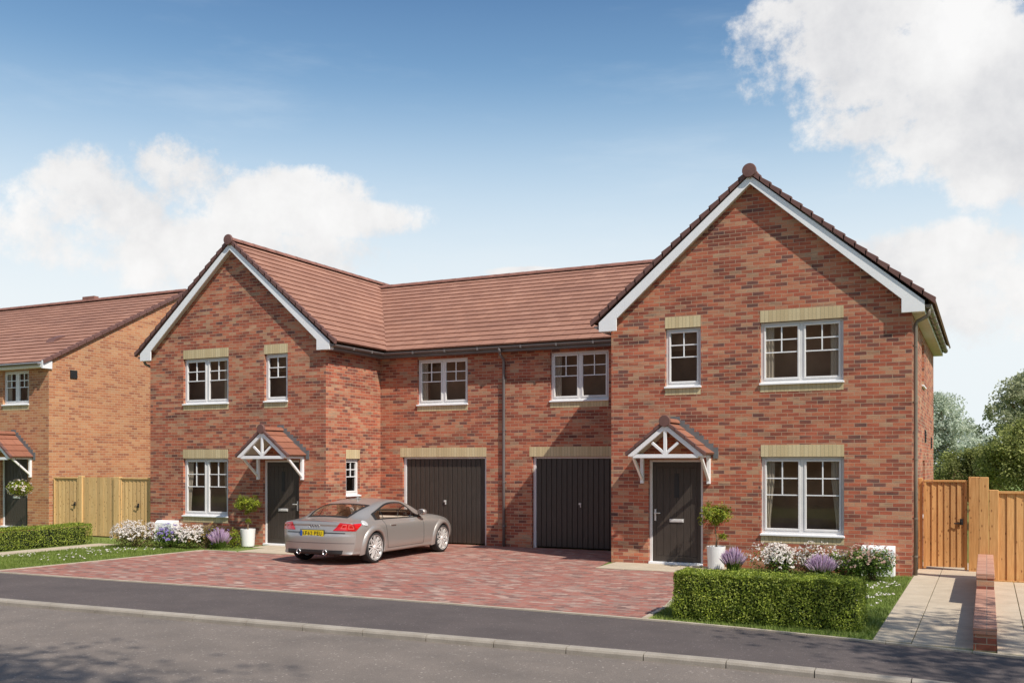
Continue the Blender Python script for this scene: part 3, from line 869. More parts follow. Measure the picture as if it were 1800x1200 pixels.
def make_house(mir):
    f = (lambda x: -21.70 - x) if mir else (lambda x: x)
    c = f(RC)
    root = thing('brick_house',
                 'farther red brick gabled house with the silver car in front of its garage' if mir else
                 'nearest red brick gabled house with the low hedge and flower bed before it',
                 'house', (c, 0, 0), 0)
    TF = frontM(f, 0.)
    # --- walls
    holes = [(-6.31, -5.16, 0, 2.16), (-5.95, -5.205, 3.625, 4.86), (-4.015, -2.445, 3.625, 4.86), (-4.0, -2.435, .67, 2.22)]
    w_ = MB(TF)
    wall_panel(w_, RX0, RX1, -.15, 5.0, holes)
    up = lambda x: 7.60 - MS * abs(x - RC)
    w_.add([(RX0, 0, 5.0), (RX1, 0, 5.0), (RX1, 0, up(RX1)), (RC, 0, up(RC)), (RX0, 0, up(RX0))], [(0, 1, 2, 3, 4)])
    w_.T = frontM(f, DEPTH)
    w_.add([(RX0, 0, -.15), (RX1, 0, -.15), (RX1, 0, up(RX1)), (RC, 0, up(RC)), (RX0, 0, up(RX0))], [(0, 1, 2, 3, 4)])
    w_.T = sideM(f, RX1, 1)
    sh = [(3.0, 3.95, 3.72, 4.70), (3.3, 4.2, .9, 2.15)]
    wall_panel(w_, 0, DEPTH, -.15, up(RX1), sh)
    w_.T = sideM(f, RX0, -1)
    swin = (.83, 1.43, 1.235, 2.205)
    wall_panel(w_, 0, LINKY, -.15, up(RX0), [swin])
    w_.T = lambda x, y, z: (f(x), y, z)
    w_.quad((RX0, LINKY, -.15), (RX0, DEPTH, -.15), (RX0, DEPTH, up(RX0)), (RX0, LINKY, up(RX0)))
    # link wall
    if mir:
        G = (-13.87, -11.37); W1 = (-13.41, -11.905)
    else:
        G = (-10.09, -7.60); W1 = (-9.60, -8.08)
    xa, xb = (f(RX0), PARTY) if mir else (PARTY, RX0)
    w_.T = frontM(lambda x: x, LINKY)
    wall_panel(w_, xa, xb, -.15, 5.05, [(G[0], G[1], 0, 2.255), (W1[0], W1[1], 3.58, 4.80)])
    w_.T = lambda x, y, z: (x, y, z)
    w_.quad((xa, 10.4, -.15), (xb, 10.4, -.15), (xb, 10.4, 5.05), (xa, 10.4, 5.05))
    xe = f(RX0)
    w_.add([(xe, DEPTH, -.15), (xe, 10.4, -.15), (xe, 10.4, 5.05), (xe, DEPTH, 6.9)], [(0, 1, 2, 3)])
    w_.build('wall', M['brick'], root, fixn=False)
    # --- openings
    window(TF, root, *holes[1], n=1, curtains=0, blind=.30)
    window(TF, root, *holes[2], n=2, curtains=2 if not mir else 1)
    window(TF, root, *holes[3], n=2, curtains=2, blind=0)
    for q in sh:
        window(sideM(f, RX1, 1), root, *q, n=1, lint=False, brick_sill=False, curtains=0)
    window(sideM(f, RX0, -1), root, *swin, n=1, curtains=0, brick_sill=False, blind=0)
    door(TF, root, *holes[0], hinge=1)
    TL = frontM(lambda x: x, LINKY)
    garage_door(TL, root, G[0], G[1], 2.255)
    window(TL, root, W1[0], W1[1], 3.58, 4.80, n=2, lint=False, curtains=1)
    canopy(f, 0, root, -5.735)
    # small wall vents on the flank
    for y_, z_ in ((4.05, 2.55), (6.6, 2.45)):
        V_ = MB(sideM(f, RX1, 1)); V_.box(y_, y_ + .24, -.02, .02, z_, z_ + .28)
        for k in range(4): V_.box(y_ + .02, y_ + .22, .02, .032, z_ + .03 + .06 * k, z_ + .06 + .06 * k)
        V_.build('wall_vent', M['black'], root)
    # --- gable roof
    rf = MB()
    yb, yf = DEPTH + .15, -.17
    def zp(dx): return Z0R - MS * dx - .03
    def valley_y(z): return LY0 + (z - LZ) / LS
    for s in (-1, 1):
        inner = (s < 0)                        # slope facing the link
        def P(k, s=s, inner=inner):
            dx = HWR * (1 - k / NC); z = zp(dx)
            x = f(RC + s * dx)
            ye = yb
            if inner and z < LZR: ye = max(yf + .1, min(valley_y(z + .03), LYR))
            return ((x, yf, z), (x, ye, z))
        roof_slope(rf, NC, P)
        if inner:                              # part behind the link ridge
            def P2(k):
                dx = HWR * (1 - k / NC); z = zp(dx); x = f(RC - dx)
                ys = min(yb, 2 * LYR - valley_y(z)) if z < LZR else yb
                return ((x, ys, z), (x, yb, z))
            roof_slope(rf, NC, P2)
    roof = rf.build('roof', M['tile'], root, fixn=False)
    # unseen black sheet under the tiles, added to block light into the loft
    uf = MB()
    for s in (-1, 1):
        z0_, z1_ = zp(0) - .05, zp(3.2) - .05
        yy = yb if s > 0 else LY0
        uf.quad((c, yf + .1, z0_), (f(RC + s * 3.2), yf + .1, z1_), (f(RC + s * 3.2), yy if s < 0 else yb - .1, z1_), (c, LYR if s < 0 else yb - .1, z0_))
    uf.build('loft_light_block', M['black'], roof, fixn=False)
    rd = MB(); ridge_run(rd, (c, -.20, Z0R - .03), (c, yb, Z0R - .03))
    rd.build('ridge_tiles', M['ridge'], roof)
    cp = MB(); cp.lathe([(.001, -.035), (.13, -.03), (.14, -.01), (.14, .02)], (c, -.20, Z0R - .025), 24, 'y'); cp.build('ridge_end_cap', M['verge'], roof)
    vg = MB(lambda x, y, z: (f(x), y, z))
    sn = Vector((MS, 0, 1)).normalized()
    for s in (-1, 1):
        for k in range(NC):
            d0 = HWR * (1 - k / NC) + .012; d1 = HWR * (1 - (k + 1) / NC) - .01
            za, zb = Z0R - MS * d0, Z0R - MS * d1
            vg.prism([(RC + s * d0, za - .085), (RC + s * d1, zb - .085), (RC + s * (d1 + .0), zb + .0), (RC + s * (d0 + sn.x * .03), za + .03)], -.19, -.1)
    vg.build('verge_cap', M['verge'], roof, bevel=.004)
    # barge boards with boxed feet
    for s in (-1, 1):
        B = MB(lambda x, y, z: (f(x), y, z))
        B.prism([(RC, 7.755), (RC + s * 3.17, 5.055), (RC + s * 3.17, 4.86), (RC + s * 2.775, 4.86), (RC + s * 2.775, 5.115), (RC, 7.585)], -.155, -.125)
        B.prism([(RC + s * 3.165, 5.0), (RC + s * 3.165, 4.862), (RC + s * 2.95, 4.862), (RC + s * 2.95, 5.1)], -.124, .02)
        B.build('barge_board', M['white'], root, bevel=.004)
        S = MB(lambda x, y, z: (f(x), y, z))
        S.quad((RC, -.124, 7.60), (RC + s * 2.80, -.124, 5.13), (RC + s * 2.80, 0, 5.13), (RC, 0, 7.60))
        S.build('verge_soffit', M['soffit'], root, fixn=False)
    # eaves: fascia, soffit, gutter
    E_ = MB(lambda x, y, z: (f(x), y, z))
    E_.box(RC + 3.14, RC + 3.165, .021, DEPTH + .12, 4.865, 5.03); E_.box(RX1 + .002, RC + 3.139, .021, DEPTH + .12, 4.862, 4.875)
    E_.box(RX1 - .3, RC + 3.165, DEPTH + .121, DEPTH + .14, 4.865, 5.1)
    E_.build('soffit', M['soffit'], root)
    E_ = MB(lambda x, y, z: (f(x), y, z))
    E_.box(RC - 3.165, RC - 3.14, .021, LINKY - .22, 4.865, 5.03); E_.box(RC - 3.139, RX0 - .002, .021, LINKY - .002, 4.862, 4.875)
    E_.T = lambda x, y, z: (x, y, z)
    if mir: x0_, x1_ = f(RC - 3.165) , PARTY - .001
    else: x0_, x1_ = PARTY + .001, RC - 3.165
    E_.box(x0_, x1_, LINKY - .22, LINKY - .195, 4.865, 5.03); E_.box(x0_, x1_, LINKY - .194, LINKY - .002, 4.862, 4.875)
    E_.build('soffit', M['gutter'], root)
    gt = MB()
    zg = 4.985
    gx = f(RC - 3.228); lg = LINKY - .283
    gutter_run(gt, [(gx, -.13, zg), (gx, lg, zg), (PARTY, lg, zg)])
    for yb_ in (.7, 1.5): gt.box(*sorted((gx - .062, gx + .062)), yb_ - .02, yb_ + .02, zg - .066, zg + .004)
    gn = MB()
    xs_ = [PARTY + (.6 + .95 * i) * (-1 if mir else 1) for i in range(4)]
    for x_ in xs_: gt.box(x_ - .02, x_ + .02, lg - .065, lg + .06, zg - .066, zg + .004)
    g1 = gt.build('gutter', M['gutter'], root)
    gt = MB(); gx2 = f(RC + 3.228)
    gutter_run(gt, [(gx2, -.13, zg), (gx2, DEPTH + .1, zg)])
    for i in range(9): gt.box(gx2 - .064, gx2 + .064, .5 + .9 * i, .545 + .9 * i, zg - .067, zg + .004)
    gt.build('gutter', M['gutter_sun'], root)
    # corner downpipe on the outer flank
    dp = MB()
    sg = f(1) - f(0)
    px = f(RX1 + .055)
    dp.tube([(gx2, .06, zg - .03), (gx2, .06, zg - .14), (gx2 - sg * .03, .07, zg - .19), (px + sg * .03, .12, zg - .27), (px, .125, zg - .33), (px, .125, 2.), (px, .125, .02)], .036, 10)
    dpo = dp.build('downpipe', M['gutter_sun'], root, smooth=True)
    for z_ in (4.25, 3.2, 2.15, 1.05, .35):
        kb_ = MB(); kb_.tube([(px, .125, z_), (px, .125, z_ + .035)], .043, 10); kb_.box(*sorted((f(RX1), px)), .115, .135, z_ + .005, z_ + .03)
        kb_.build('pipe_clip', M['gutter_sun'], dpo)
    # --- link roof half
    lr = MB()
    def PL(k):
        y = LY0 + (LYR - LY0) * k / NC; z = LZ + LS * (y - LY0) - .03
        dx = (Z0R - z - .03) / MS
        xi = f(RC - dx)
        return ((xi, y, z), (PARTY, y, z)) if mir else ((PARTY, y, z), (xi, y, z))
    roof_slope(lr, NC, PL)
    def PB(k):
        y = 2 * LYR - LY0 - (LYR - LY0) * k / NC; z = LZ + LS * (2 * LYR - y - LY0) - .03
        xi = f(RX0) + .2 * (1 if not mir else -1)
        return ((xi, y, z), (PARTY, y, z))
    roof_slope(lr, NC, PB)
    lro = lr.build('link_roof', M['tile'], root, fixn=False)
    uf = MB()
    xi0, xi1 = f(RC - 3.3), f(RC - .3)
    uf.quad((xi0, LY0 + .1, LZ - .04), (PARTY, LY0 + .1, LZ - .04), (PARTY, LYR, LZR - .09), (xi1, LYR, LZR - .09))
    uf.build('loft_light_block', M['black'], lro, fixn=False)
    rd = MB(); dxr = (Z0R - LZR) / MS
    ridge_run(rd, (PARTY, LYR, LZR - .025), (f(RC - dxr), LYR, LZR - .025))
    rd.build('ridge_tiles', M['ridge'], lro)
    if mir:
        dp = MB()
        yy = LINKY - .05
        dp.tube([(PARTY, lg, zg - .03), (PARTY, lg, zg - .14), (PARTY, lg + .03, zg - .2), (PARTY, yy - .03, zg - .3), (PARTY, yy, zg - .36), (PARTY, yy, 2.), (PARTY, yy, .02)], .036, 10)
        dp.tube([(PARTY, lg, zg - .16), (PARTY, lg, zg - .02)], .046, 10)
        d2 = dp.build('downpipe', M['gutter'], root, smooth=True)
        for z_ in (4.2, 2.9, 1.6, .5):
            kb_ = MB(); kb_.tube([(PARTY, yy, z_), (PARTY, yy, z_ + .035)], .043, 10); kb_.box(PARTY - .05, PARTY + .05, yy + .03, LINKY, z_ + .005, z_ + .03)
            kb_.build('pipe_clip', M['gutter'], d2)
    return root
make_house(True)
make_house(False)

# ------------------------------------------------------------------ neighbour at the left edge
def make_neighbour():
    X1, X0, D2 = -24.5, -36., 10.6
    root = thing('brick_house', 'orange brick house cut off by the left edge with a plain side wall', 'house', (X1, 0, 0))
    idf = lambda x: x
    TF = frontM(idf, 0.)
    zr, ze, yr = 7.93, 5.05, 5.3
    sl_ = (zr - ze) / (yr + .22)
    w_ = MB(TF)
    holes = [(-26.62, -25.42, .18, 2.25), (-26.52, -25.36, 3.80, 4.84)]
    wall_panel(w_, X0, X1, -.15, 5.0, holes)
    w_.T = lambda x, y, z: (x, y, z)
    w_.add([(X1, 0, -.15), (X1, D2, -.15), (X1, D2, 5.05), (X1, yr, zr - .12), (X1, 0, 5.05)], [(0, 1, 2, 3, 4)])
    w_.quad((X0, 0, -.15), (X0, D2, -.15), (X0, D2, 5.05), (X0, 0, 5.05)); w_.quad((X0, D2, -.15), (X1, D2, -.15), (X1, D2, 5), (X0, D2, 5))
    w_.build('wall', M['brick_orange'], root, fixn=False)
    window(TF, root, -26.52, -25.36, 3.80, 4.84, n=2, lint=False, curtains=2)
    door(TF, root, -26.62, -25.42, .16, 2.25, hinge=-1, glassy=False)
    canopy(idf, 0, root, -26.02, hw=.86, dep=.72, ze=2.27)
    V_ = MB(sideM(idf, X1, 1)); V_.box(.72, .96, -.02, .03, 4.62, 4.86); V_.build('wall_vent', M['black'], root)
    rf = MB()
    n = 19
    def P(k):
        y = -.22 + (yr + .22) * k / n; return ((X0 - .1, y, ze + sl_ * (y + .22) - .03), (X1 + .06, y, ze + sl_ * (y + .22) - .03))
    roof_slope(rf, n, P)
    def PB(k):
        y = 2 * yr + .22 - (yr + .22) * k / n; return ((X0 - .1, y, ze + sl_ * (2 * yr + .22 - y) - .03), (X1 + .06, y, ze + sl_ * (2 * yr + .22 - y) - .03))
    roof_slope(rf, n, PB)
    roof = rf.build('roof', M['tile'], root, fixn=False)
    rd = MB(); ridge_run(rd, (X0, yr, zr + .0), (X1 + .06, yr, zr + .0)); rd.box(-29.35, -28.75, yr - .1, yr + .1, zr + .02, zr + .16)
    rd.build('ridge_tiles', M['ridge'], roof)
    vt = MB(); vt.prism([(1.3, ze + sl_ * 1.52), (1.75, ze + sl_ * 1.97), (1.75, ze + sl_ * 1.97 + .03), (1.4, ze + sl_ * 1.6 + .09)], -26.3, -25.95, 'x'); vt.build('roof_vent', M['verge'], roof)
    vg = MB()
    for k in range(n):
        ya = -.22 + (yr + .22) * k / n - .01; yb = -.22 + (yr + .22) * (k + 1) / n + .01
        za, zb = ze + sl_ * (ya + .22), ze + sl_ * (yb + .22)
        vg.prism([(ya, za - .09), (yb, zb - .09), (yb, zb + .0), (ya, za + .035)], X1 - .02, X1 + .09, 'x')
    vg.build('verge_cap', M['verge'], roof, bevel=.004)
    E_ = MB(); E_.box(X0, X1 - .0, -.22, -.195, 4.87, 5.03); E_.box(X0, X1 - .02, -.194, -.002, 4.862, 4.875); E_.box(X1 - .02, X1 + .05, -.235, .08, 4.83, 5.06)
    E_.build('soffit', M['white'], root, bevel=.004)
    gt = MB(); gutter_run(gt, [(X0, -.283, 4.985), (X1 - .06, -.283, 4.985)]); gt.build('gutter', M['gutter'], root)
    return root
make_neighbour()

# ------------------------------------------------------------------ vegetation helpers
def rv():
    while True:
        v = Vector((random.uniform(-1, 1), random.uniform(-1, 1), random.uniform(-1, 1)))
        if .05 < v.length < 1: return v.normalized()

def leaf(mb, p, s, nrm=None, jit=1., asp=.55):
    d = rv()
    if nrm is not None: n = (Vector(nrm) + rv() * jit).normalized()
    else: n = rv()
    a = n.cross(d)
    if a.length < .05: return
    a.normalize(); b = n.cross(a)
    l = s * random.uniform(.7, 1.25)
    k = len(mb.V)
    fold = n * (l * .12)
    mb.V += [tuple(p - a * l * .5), tuple(p + b * l * asp * .5 + fold), tuple(p + a * l * .5), tuple(p - b * l * asp * .5 + fold)]
    mb.F += [(k, k + 1, k + 2, k + 3)]

def inpoly(x, y, P):
    c = False
    for i in range(len(P)):
        (x1, y1), (x2, y2) = P[i], P[i - 1]
        if (y1 > y) != (y2 > y) and x < (x2 - x1) * (y - y1) / (y2 - y1) + x1: c = not c
    return c

def hedge(name, label, x0, x1, y0, y1, h, n, size, seed):
    random.seed(seed)
    cx, cy = (x0 + x1) / 2, (y0 + y1) / 2
    root = thing(name, label, 'hedge', (cx, cy, 0))
    mb = MB()
    A = [((x1 - x0) * h, 0), ((x1 - x0) * h, 1), ((y1 - y0) * h, 2), ((y1 - y0) * h, 3), ((x1 - x0) * (y1 - y0) * 1.5, 4)]
    tot = sum(a for a, _ in A)
    ph = [random.uniform(0, 6) for _ in range(6)]
    def wob(a, b): return .012 * sin(a * 7 + ph[0]) + .012 * sin(a * 15 + b * 9 + ph[1]) + .01 * sin(b * 13 + ph[2])
    for _ in range(n):
        r = random.random() * tot
        for a, k in A:
            if r < a: break
            r -= a
        u, v = random.random(), random.random()
        dpt = abs(random.gauss(0, .035)) - .02
        z = .02 + v * h
        rd = .05 * max(0, (v - .8) / .2) ** 2
        if k == 0: p = Vector((x0 + u * (x1 - x0), y0 + dpt + rd + wob(u * (x1 - x0), z), z)); nn = (0, -1, .3)
        elif k == 1: p = Vector((x0 + u * (x1 - x0), y1 - dpt - rd + wob(u * 3, z), z)); nn = (0, 1, .3)
        elif k == 2: p = Vector((x0 + dpt + rd + wob(u, z), y0 + u * (y1 - y0), z)); nn = (-1, 0, .3)
        elif k == 3: p = Vector((x1 - dpt - rd + wob(u * 2, z), y0 + u * (y1 - y0), z)); nn = (1, 0, .3)
        else:
            p = Vector((x0 + u * (x1 - x0), y0 + v * (y1 - y0), h - dpt * .8 + wob(u * (x1 - x0), v * 2) * .7)); nn = (0, 0, 1)
            if random.random() < .05: p.z += random.uniform(0, .05)
        leaf(mb, p, size, nn, .9)
    mb.build('foliage', M['hedge'], root, fixn=False)
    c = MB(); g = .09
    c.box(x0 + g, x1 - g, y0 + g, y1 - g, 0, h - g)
    c.build('dark_core', M['hedgecore'], root, bevel=.05)  # near-black box inside the leaves, shade of the gaps put into its colour
    return root

hedge('clipped_hedge', 'low clipped box hedge in front of the nearest house beside the pavement', -3.80, -1.42, -6.62, -5.95, .60, 46000, .030, 3)
hedge('clipped_hedge', 'long low clipped hedge at the left edge in front of the neighbouring house', -21.55, -21.0, -8.0, -1.45, .50, 30000, .036, 4)

def bush(name, label, x, y, rx, ry, h, leafm, nleaf, flowers=(), size=.045, seed=0, group=None, cat_='shrub'):
    """flowers: list of (part name, material, count, petal size, top bias)"""
    random.seed(seed)
    root = thing(name, label, cat_, (x, y, 0), group=group)
    lumps = []
    for i in range(9):
        a = random.uniform(0, 2 * pi); r = sqrt(random.random()) * .62
        lumps.append((Vector((x + rx * r * cos(a), y + ry * r * sin(a), h * random.uniform(.35, .62))), random.uniform(.32, .48)))
    mb = MB()
    def pt(bias=0):
        c, k = random.choice(lumps)
        d = rv()
        if bias and d.z < -.1: d.z = -d.z
        if bias: d.y = -abs(d.y) if random.random() < .6 else d.y
        q = k * (1.1 if bias else random.uniform(.5, 1.05))
        return Vector((c.x + d.x * rx * q, c.y + d.y * ry * q, max(.02, c.z + d.z * h * q * 1.05))), d
    for _ in range(nleaf):
        p, d = pt(); leaf(mb, p, size, tuple(d + Vector((0, 0, .5))), .9)
    mb.build('foliage', M[leafm], root, fixn=False)
    st = MB()
    for c, k in lumps:
        st.tube([(x + random.uniform(-.05, .05), y, 0), ((x + c.x) / 2, (y + c.y) / 2, c.z * .6), tuple(c)], [.01, .007, .003], 5)
    st.build('stems', M['bark'], root)
    for nm, mt, cnt, ps, sp in flowers:
        fm = MB()
        for _ in range(cnt):
            p, d = pt(1); p += d * .03
            for j in range(sp):
                off = rv() * ps * .55
                leaf(fm, p + off, ps, tuple(d + Vector((0, -.3, .6))), .5, .8)
        o = fm.build(nm, M[mt], root, fixn=False); o['kind'] = 'stuff'
    return root

def lavender(label, x, y, r, h, seed, group='lavender clumps in the flower beds'):
    random.seed(seed)
    root = thing('lavender', label, 'lavender', (x, y, 0), group=None)
    fo = MB(); fl = MB()
    for _ in range(190):
        a = random.uniform(0, 2 * pi); t = sqrt(random.random())
        tip = Vector((x + r * t * cos(a), y + r * t * sin(a), h * (1.02 - .42 * t * t) * random.uniform(.85, 1.05)))
        b = Vector((x + .3 * r * t * cos(a), y + .3 * r * t * sin(a), 0))
        mid = b.lerp(tip, .55) + Vector((0, 0, .03))
        fo.tube([tuple(b), tuple(mid), tuple(tip)], [.004, .003, .002], 3, cap=False)
        d_ = (tip - mid).normalized()
        s0 = b.lerp(tip, .50) + Vector((0, 0, .02))
        fl.tube([tuple(s0), tuple(s0.lerp(tip, .35)), tuple(s0.lerp(tip, .8)), tuple(tip + d_ * .02)], [.004, .0085, .0075, .001], 5)
        for k in range(4): leaf(fl, s0.lerp(tip, random.random()) + rv() * .006, .020, None, 1., .6)
        for k in range(3):
            leaf(fo, b.lerp(mid, random.random()) + rv() * .02, .05, (0, 0, 1), 1.5, .25)
    fo.build('stems', M['leaf'], root, fixn=False)
    o = fl.build('flower_spikes', M['petallav'], root, fixn=False); o['kind'] = 'stuff'
    return root

W_ = ('white_flowers', 'petalwhite', 330, .038, 4)
# bed before the nearest house
lavender('lilac lavender clump beside the white pot of the nearest house', -4.36, -.75, .27, .47, 21)
bush('flowering_shrub', 'large white flowering shrub below the nearest ground floor window', -3.62, -.72, .52, .42, .56, 'leaf', 1700, [('white_flowers', 'petalwhite', 430, .036, 4)], seed=31)
bush('flowering_shrub', 'bronze stemmed white flowering shrub right of centre in the nearest bed', -3.02, -.66, .48, .42, .55, 'leafbrown', 1300, [('white_flowers', 'petalwhite', 200, .034, 4)], seed=32)
lavender('lilac lavender clump in the middle of the nearest flower bed', -2.68, -1.15, .30, .46, 22)
bush('flowering_shrub', 'small pale flowering shrub with blue blooms left of the white meter box', -2.33, -.72, .42, .40, .50, 'leaf', 1300, [('white_flowers', 'petalwhite', 90, .032, 4), ('blue_flowers', 'petalpurple', 14, .035, 5)], seed=33)
bush('flowering_shrub', 'dark green shrub with dusty pink heads at right end of nearest bed', -1.84, -.95, .62, .5, .58, 'leaf', 4200, [('pink_flowers', 'petalpink', 150, .034, 6)], seed=34)
# bed before the far house
bush('flowering_shrub', 'tall white flowering shrub beside the left hedge and timber gate', -19.05, -1.75, .75, .55, .62, 'leafbrown', 1700, [('white_flowers', 'petalwhite', 430, .042, 4)], seed=41)
bush('flowering_shrub', 'purple flowering shrub between two white shrubs in the far bed', -18.15, -1.55, .58, .48, .55, 'leaf', 2200, [('purple_flowers', 'petalpurple', 110, .042, 6)], seed=42)
bush('flowering_shrub', 'white flowering shrub in front of the white meter box of the far house', -17.62, -1.45, .45, .42, .56, 'leaf', 1200, [('white_flowers', 'petalwhite', 430, .04, 4)], seed=43)
bush('flowering_shrub', 'rust brown leafy shrub in the middle of the far flower bed', -17.18, -1.35, .5, .42, .56, 'leafbrown', 2400, [('ochre_flowers', 'petalyellow', 40, .03, 3)], seed=44)
bush('flowering_shrub', 'small purple flowering shrub next to the far lavender clump', -16.98, -1.12, .30, .3, .46, 'leaf', 1200, [('purple_flowers', 'petalpurple', 45, .04, 5)], seed=45)
lavender('lilac lavender clump beside the white pot of the far house', -16.78, -1.30, .30, .50, 23)
bush('leafy_shrub', 'small yellow green shrub against the wall behind the far lavender', -16.75, -.85, .26, .25, .5, 'leafpot', 800, [], seed=46)

def potted_tree(label, x, y, sx, seed):
    random.seed(seed)
    root = thing('potted_tree', label, 'potted tree', (x, y, 0))
    P = MB(); P.lathe([(.001, .015), (.150, .015), (.158, .03), (.185, .44), (.185, .455), (.170, .455), (.166, .42), (.001, .42)], (x, y, 0), 32); P.build('pot', M['potwhite'], root, smooth=False)
    S = MB(); S.lathe([(.001, .425), (.165, .425)], (x, y, 0), 20); S.build('soil', M['soil'], root, fixn=False)
    T_ = MB()
    T_.tube([(x, y, .42), (x + .015 * sx, y, .60), (x - .02 * sx, y + .01, .78), (x, y, .98)], [.02, .016, .014, .01], 7)
    for k in range(9):
        a = random.uniform(0, 6.28); T_.tube([(x, y, .86 + .02 * k), (x + .14 * cos(a), y + .14 * sin(a), .95 + .03 * k), (x + .28 * cos(a), y + .28 * sin(a), 1.0 + .025 * k)], [.007, .005, .002], 4)
    T_.tube([(x + .01 * sx, y, .56), (x + .07 * sx, y, .62), (x + .13 * sx, y, .64)], [.008, .006, .003], 5)
    T_.build('trunk', M['bark'], root)
    F_ = MB()
    for _ in range(62):
        d = rv(); q = random.uniform(.45, 1.)
        c = Vector((x - .03 * sx + d.x * .37 * q, y + d.y * .33 * q, 1.08 + d.z * .22 * q))
        for _ in range(46):
            e = rv() * random.uniform(.2, 1) * .085
            leaf(F_, c + e, .042, tuple(d + Vector((0, 0, .8))), 1.)
    for _ in range(7):
        d = rv()
        c = Vector((x + .13 * sx + d.x * .07, y + d.y * .07, .645 + d.z * .04))
        for _ in range(34): leaf(F_, c + rv() * random.uniform(.1, 1) * .05, .036, (0, 0, 1), 1.2)
    F_.build('crown', M['leafpot'], root, fixn=False)
    return root
potted_tree('small round tree in a white pot right of the nearest front door', -4.80, -.36, 1, 51)
potted_tree('small round tree in a white pot left of the far front door', -16.55, -.55, .2, 52)

def meter_box(label, x0, x1, y):
    b = MB()
    b.prism([(y - .30, 0), (y - .005, 0), (y - .005, .56), (y - .19, .56), (y - .27, .50)], x0, x1, 'x')
    o = b.build('meter_box', M['boxwhite'], None, ((x0 + x1) / 2, y, 0), bevel=.012, seg=2)
    tag(o, label, 'meter box')
meter_box('white sloping meter box at the wall foot by the nearest downpipe', -2.10, -1.52, -.004)
meter_box('white sloping meter box at the wall foot behind the far flower bed', -20.02, -19.40, -.004)

# grass as blades, with daisies
def grass():
    random.seed(5)
    PL_ = [(-20.0, -1.5), (-17.1, -1.75), (-17.3, -6.9), (-20.0, -6.95)]
    PR_ = [(-4.85, -1.25), (-1.23, -1.2), (-1.23, -7.1), (-4.05, -6.75)]
    PN_ = [(-27, -.2), (-20.75, -.2), (-20.75, -6.9), (-27, -6.9)]
    PB_ = [(-20, -1.5), (-16.4, -1.7), (-16.4, -.3), (-20, -.3)]
    PC_ = [(-4.6, -1.2), (-1.24, -1.2), (-1.24, -.03), (-4.6, -.03)]
    g = MB()
    for P, n in ((PL_, 30000), (PR_, 42000), (PN_, 9000), (PB_, 6000), (PC_, 6000)):
        xs = [p[0] for p in P]; ys = [p[1] for p in P]
        for _ in range(n):
            x, y = random.uniform(min(xs), max(xs)), random.uniform(min(ys), max(ys))
            if not inpoly(x, y, P): continue
            a = random.uniform(0, 6.28); h = random.uniform(.02, .052); wd = random.uniform(.003, .007); l = random.uniform(0, .03)
            k = len(g.V)
            g.V += [(x - wd * cos(a), y - wd * sin(a), -.008), (x + wd * cos(a), y + wd * sin(a), -.008), (x + l * sin(a), y - l * cos(a), h)]
            g.F.append((k, k + 1, k + 2))
    tag(g.build('grass', M['grass'], fixn=False), 'short green lawn grass along the driveway and beside the hedges', 'grass', kind='stuff')
    d = MB()
    for cx, cy, r, n in [(-18.6, -3.4, .7, 60), (-18.3, -2.5, .6, 50), (-19.3, -4.6, .6, 34), (-18.0, -4.6, .6, 34), (-19.6, -3.0, .4, 20),
                         (-1.6, -2.2, .25, 22), (-1.75, -3.6, .35, 30), (-1.45, -3.1, .25, 24), (-1.5, -1.6, .25, 16), (-1.7, -4.2, .3, 16)]:
        for _ in range(n // 2):
            x, y = random.gauss(cx, r * .5), random.gauss(cy, r * .5)
            if x > -1.25 or x < -19.98: continue
            for j in range(3): leaf(d, Vector((x + random.uniform(-.02, .02), y + random.uniform(-.02, .02), random.uniform(.035, .06))), .035, (0, -.3, 1), .5, .8)
    tag(d.build('daisies', M['petalwhite'], fixn=False), 'scattered white daisies growing in the lawns', 'daisies', kind='stuff')
grass()

# ------------------------------------------------------------------ fences, gates, garden wall
def boards(name, mb_mat, root, T, a0, a1, h0, h1, n, feather=True, th=.02):
    b = MB(T); wv = (a1 - a0) / n
    for i in range(n):
        p, q = a0 + wv * i, a0 + wv * (i + 1)
        if feather:
            b.add([(p - .012, 0, h0), (q, 0, h0), (q, -.01, h0), (p - .012, -.02, h0), (p - .012, .022, h1), (q, .006, h1), (q, -.01, h1), (p - .012, -.02, h1)], [])
            b.add([(p - .014, .028, h0), (q, .004, h0), (q, -.008, h0), (p - .014, -.006, h0), (p - .014, .028, h1), (q, .004, h1), (q, -.008, h1), (p - .014, -.006, h1)],
                  [(0, 3, 2, 1), (4, 5, 6, 7), (0, 1, 5, 4), (1, 2, 6, 5), (2, 3, 7, 6), (3, 0, 4, 7)])
        else:
            b.box(p + .002, q - .002, 0, th + .004 * (i % 2), h0, h1)
    return b.build(name, mb_mat, root)

def latch(T, root, x, z, s=1):
    l = MB(T); l.box(x - .03, x + .03, .045, .058, z - .06, z + .06); l.box(*sorted((x - .13 * s, x)), .06, .075, z - .045, z - .02); l.tube([(x - .0, .058, z), (x, .09, z)], .018, 8)
    l.build('latch', M['black'], root, bevel=.003)

